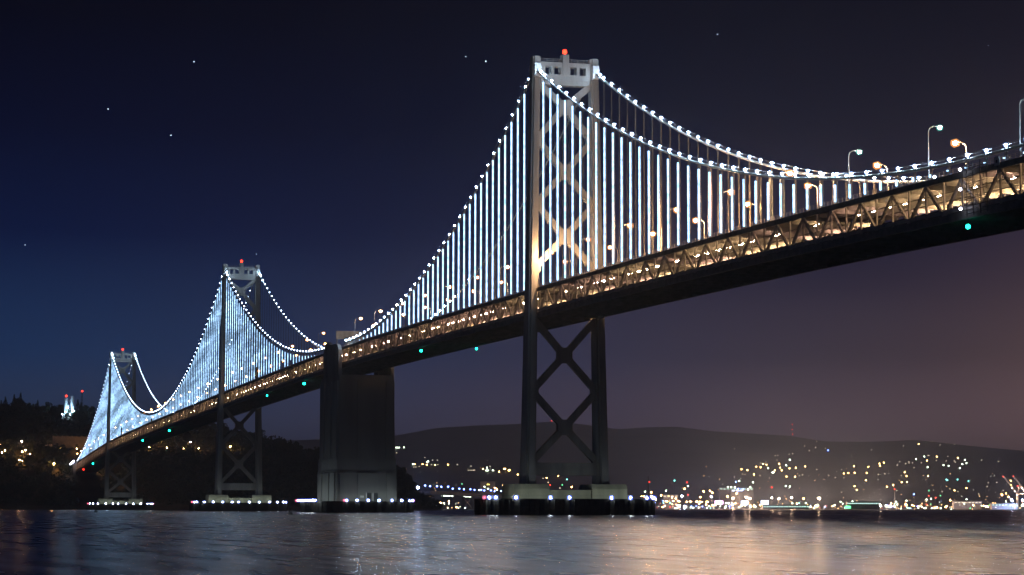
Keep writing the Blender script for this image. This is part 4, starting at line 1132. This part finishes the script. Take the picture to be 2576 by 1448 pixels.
shed(1920, 2035, 1272, 1280, 6110, M['shed'], 'low building with a faint white lit row of windows behind the shore', windows=18, wglow='fc')
shed(1668, 1706, 1246, 1262, 6700, M['shed'], 'dim blocky building behind amber lamps right of the nearest tower', windows=4, wglow='fd')
shed(1810, 1895, 1228, 1244, 7200, M['shed'], 'wide pale terraced building with white lights on the rise', windows=10, wglow='fc')
shed(1840, 1870, 1232, 1240, 7000, M['shed'], 'small pale building in front of the terraced one', windows=3, wglow='fs')
shed(1208, 1245, 1213, 1232, 6500, M['shed'], 'grey flat roofed block behind the viaduct lamps', windows=0)
shed(2400, 2470, 1262, 1280, 6300, M['shed'], 'dim warehouse among lamps left of the harbor cranes', windows=8, wglow='fd')
shed(2495, 2560, 1268, 1281, 6250, M['shed'], 'pale lit shed at the foot of the harbor cranes', windows=8, wglow='fc')
def billboard(px0, px1, py0, py1, glow, label, d=6080):
    a, b = at(px0, py1, d), at(px1, py0, d)
    t = root('lit_billboard', ((a.x + b.x) / 2, (a.y + b.y) / 2, 2), label, 'billboard', 'bright billboards on the far shore')
    n = fwd0 * 1.2; c = Vector((b.x, b.y, a.z)); 
    mb = MB(); q = [a, c, c + n, a + n]
    mb.quad_box([(p.x, p.y, a.z) for p in q] + [(p.x, p.y, b.z) for p in q]); build(mb, 'screen', E_[glow], t)
    m_ = (a + c) / 2 + n * 1.1
    for k in (.25, .75):
        p = a.lerp(c, k) + n * 1.3
        mb = MB(); mb.box(p.x - .6, p.x + .6, p.y - .6, p.y + .6, 0, b.z); build(mb, 'post', M['dark'], t)
billboard(*Z5(1005, 0)[:1], *Z5(1115, 0)[:1], Z5(0, 640)[1], Z5(0, 688)[1], 'fp', 'pink glowing billboard on the far shore')
billboard(*Z5(1358, 0)[:1], *Z5(1450, 0)[:1], Z5(0, 642)[1], Z5(0, 693)[1], 'fs', 'blue white billboard on the far shore, middle of three')
billboard(*Z5(1625, 0)[:1], *Z5(1722, 0)[:1], Z5(0, 637)[1], Z5(0, 688)[1], 'fs', 'blue white billboard on the far shore, rightmost of three')
billboard(*Z6(172, 0)[:1], *Z6(252, 0)[:1], Z6(0, 708)[1], Z6(0, 745)[1], 'fg', 'green glowing sign low on the far shore')
def crane(px_f, py_f, px_t, py_t, label):
    d = 6450; f = at(px_f, py_f, d); tip = at(px_t, py_t, d); 
    t = root('harbor_crane', (f.x, f.y, 2), label, 'crane', 'harbor cranes')
    mb = MB(); mb.beam(f, tip, 2.6, 3.2); build(mb, 'boom', M['crane'], t)
    for s in (-1, 1):
        for w in (0, 22):
            p = f + right0 * w + fwd0 * s * 9
            mb = MB(); mb.beam((p.x, p.y, 1), (p.x, p.y, f.z + 2), 2.2, 2.2); build(mb, 'leg', M['crane'], t)
    p = f - right0 * 4; q = f + right0 * 44
    mb = MB(); mb.beam(p, q, 3, 3.2); build(mb, 'girder', M['crane'], t)
    top = f + right0 * 6 + Vector((0, 0, 26))
    mb = MB(); mb.beam(f, top, 1.6, 1.6); mb.beam(top, f + right0 * 22, 1.4, 1.4); mb.beam(top, tip, .6, .6); build(mb, 'mast', M['crane'], t)
    mb = MB(); mb.ico(tuple(tip), 1.9); build(mb, 'red_lamp', E_['fr'], t)
    for k in (.2, .4):
        c = f.lerp(tip, k) - Vector((0, 0, 3)); mb = MB(); mb.ico(tuple(c), .9); build(mb, 'boom_lamp', E_['fP'], t)
crane(*Z6(2490, 545), *Z6(2300, 318), 'harbor crane with raised boom, left one at the right edge')
crane(*Z6(2625, 545), *Z6(2435, 315), 'harbor crane with raised boom, cut by the right edge')

def viaduct():
    # approach viaduct beyond the island, carrying a row of blue white lamps
    def P(px, py, d): return at(px, py, d)
    A = P(*Z7(700, 1003), 3100); B = P(*Z7(2300, 1098), 3900)
    t = root('viaduct', tuple((A + B) / 2), 'distant lattice pier viaduct with lamps between the anchorage and nearest tower', 'viaduct')
    mb = MB(); mb.beam(A, B, 14, 2.4); build(mb, 'deck', M['truss'], t)
    for s in (-7, 7):
        n_ = (B - A).cross(Vector((0, 0, 1))).normalized() * s
        mb = MB(); mb.beam(A + n_ + Vector((0, 0, 2)), B + n_ + Vector((0, 0, 2)), .4, 1.0); build(mb, 'parapet', M['truss'], t)
    for x in (1020, 1208, 1368, 1538, 1705):
        k = (x - 700) / 1600
        c = A.lerp(B, k); n_ = (B - A).cross(Vector((0, 0, 1))).normalized() * 6
        for s in (-1, 1): member('pier_leg', (c + n_ * s).xy.to_3d() + Vector((0, 0, -1)), c + n_ * s - Vector((0, 0, 1.3)), 1.5, 1.5, M['pole'], t)
    for x0, x1 in ((1208, 1368), (1538, 1705)):
        a = A.lerp(B, (x0 - 700) / 1600); b = A.lerp(B, (x1 - 700) / 1600); n_ = (B - A).cross(Vector((0, 0, 1))).normalized() * 7
        n_ = n_ if n_.dot(CAM - a) > 0 else -n_
        a, b = a + n_, b + n_
        member('brace', (a.x, a.y, a.z - 2), (b.x, b.y, 2), .9, .9, M['pole'], t); member('brace', (b.x, b.y, b.z - 2), (a.x, a.y, 2), .9, .9, M['pole'], t)
        member('brace', (a.x, a.y, a.z - 2.2), (b.x, b.y, b.z - 2.2), 1.0, 1.0, M['pole'], t)
    for xs in ((1000, 1040, 1062, 1084, 1106, 1128, 1150, 1172, 1190), (1368, 1395, 1425, 1455, 1485, 1512, 1530)):
        for x in xs:
            p = P(*Z7(x, 1062 + (x - 1000) * .035), 3380 + (x - 1000) * .3)
            mb = MB(); mb.ico(tuple(p), .75); build(mb, 'underdeck_lamp', E_['fw'], t)
    for x, y in ((362, 862), (485, 865), (697, 877), (785, 890), (912, 890), (990, 900), (1113, 900), (1195, 935), (1315, 935), (1398, 945), (1515, 945), (1590, 957), (1710, 955), (1768, 967), (1887, 967), (1953, 980), (2070, 977), (2130, 1010), (225, 880), (225, 905), (270, 855), (160, 885), (185, 885)):
        px, py = Z7(x, y); k = max(0, (x - 700) / 1600); d = 3100 + 800 * k - 3
        p = at(px, py, d); base = A.lerp(B, (x - 700) / 1600).z if x > 690 else isle_h(p.x, p.y)
        mb = MB(); mb.ico(tuple(p), 1.15); mb.mi = 1; mb.box(p.x - .2, p.x + .2, p.y + .2, p.y + .6, min(base, p.z - 2), p.z)
        o = build(mb, 'street_lamp', [E_['fb'], M['dark']])
        tag(o, nth('viaduct') + ' blue white lamp of the row along the distant viaduct', 'street lamp', 'blue white lamps along the distant viaduct')
    p = at(*Z7(565, 912), 2900); mb = MB(); mb.ico(tuple(p), 1.6); mb.mi = 1; mb.box(p.x - .2, p.x + .2, p.y + .3, p.y + .7, -1, p.z)
    tag(build(mb, 'floodlight', [E_['fB'], M['dark']]), 'brightest blue white floodlight right of the anchorage, above the low shore trees', 'floodlight')
viaduct()

# ---------------------------------------------------------------- stars
for i, (px, py, r, lab) in enumerate(((1222, 155, 20, 'brightest star, left of the nearest tower top'), (1172, 143, 11, 'faint star just left of the brightest star'), (1805, 87, 15, 'star alone high above the right part of the bridge'), (488, 156, 14, 'star highest in the left half of the sky'), (272, 275, 15, 'star in the upper left sky, leftmost of three'), (430, 341, 15, 'star above the middle tower, lowest of three at left'), (645, 640, 10, 'small star right of the middle tower beacon'), (2486, 115, 9, 'faint star near the upper right corner'), (63, 617, 9, 'faint star at the left edge of the sky'))):
    p = CAM + ray(px, py) * 45000
    mb = MB(); mb.ico(tuple(p), r * 0.62)
    o = build(mb, 'star', E_['star']); tag(o, lab, 'star', 'stars in the night sky')

# ---------------------------------------------------------------- haze
if HAZE > 0:
    mb = MB(); mb.box(-26500, 26500, -2600, 26500, -1, 560)
    m = bpy.data.materials.new('haze'); m.use_nodes = True; nt = m.node_tree; nt.nodes.clear()
    v = N(nt, 'ShaderNodeVolumePrincipled'); v.inputs['Color'].default_value = (0.64, 0.78, 1.0, 1); v.inputs['Density'].default_value = HAZE; v.inputs['Anisotropy'].default_value = 0.25
    o_ = N(nt, 'ShaderNodeOutputMaterial'); nt.links.new(v.outputs[0], o_.inputs['Volume'])
    tag(build(mb, 'haze', m), 'thin night haze over the bay', 'haze', kind='stuff')
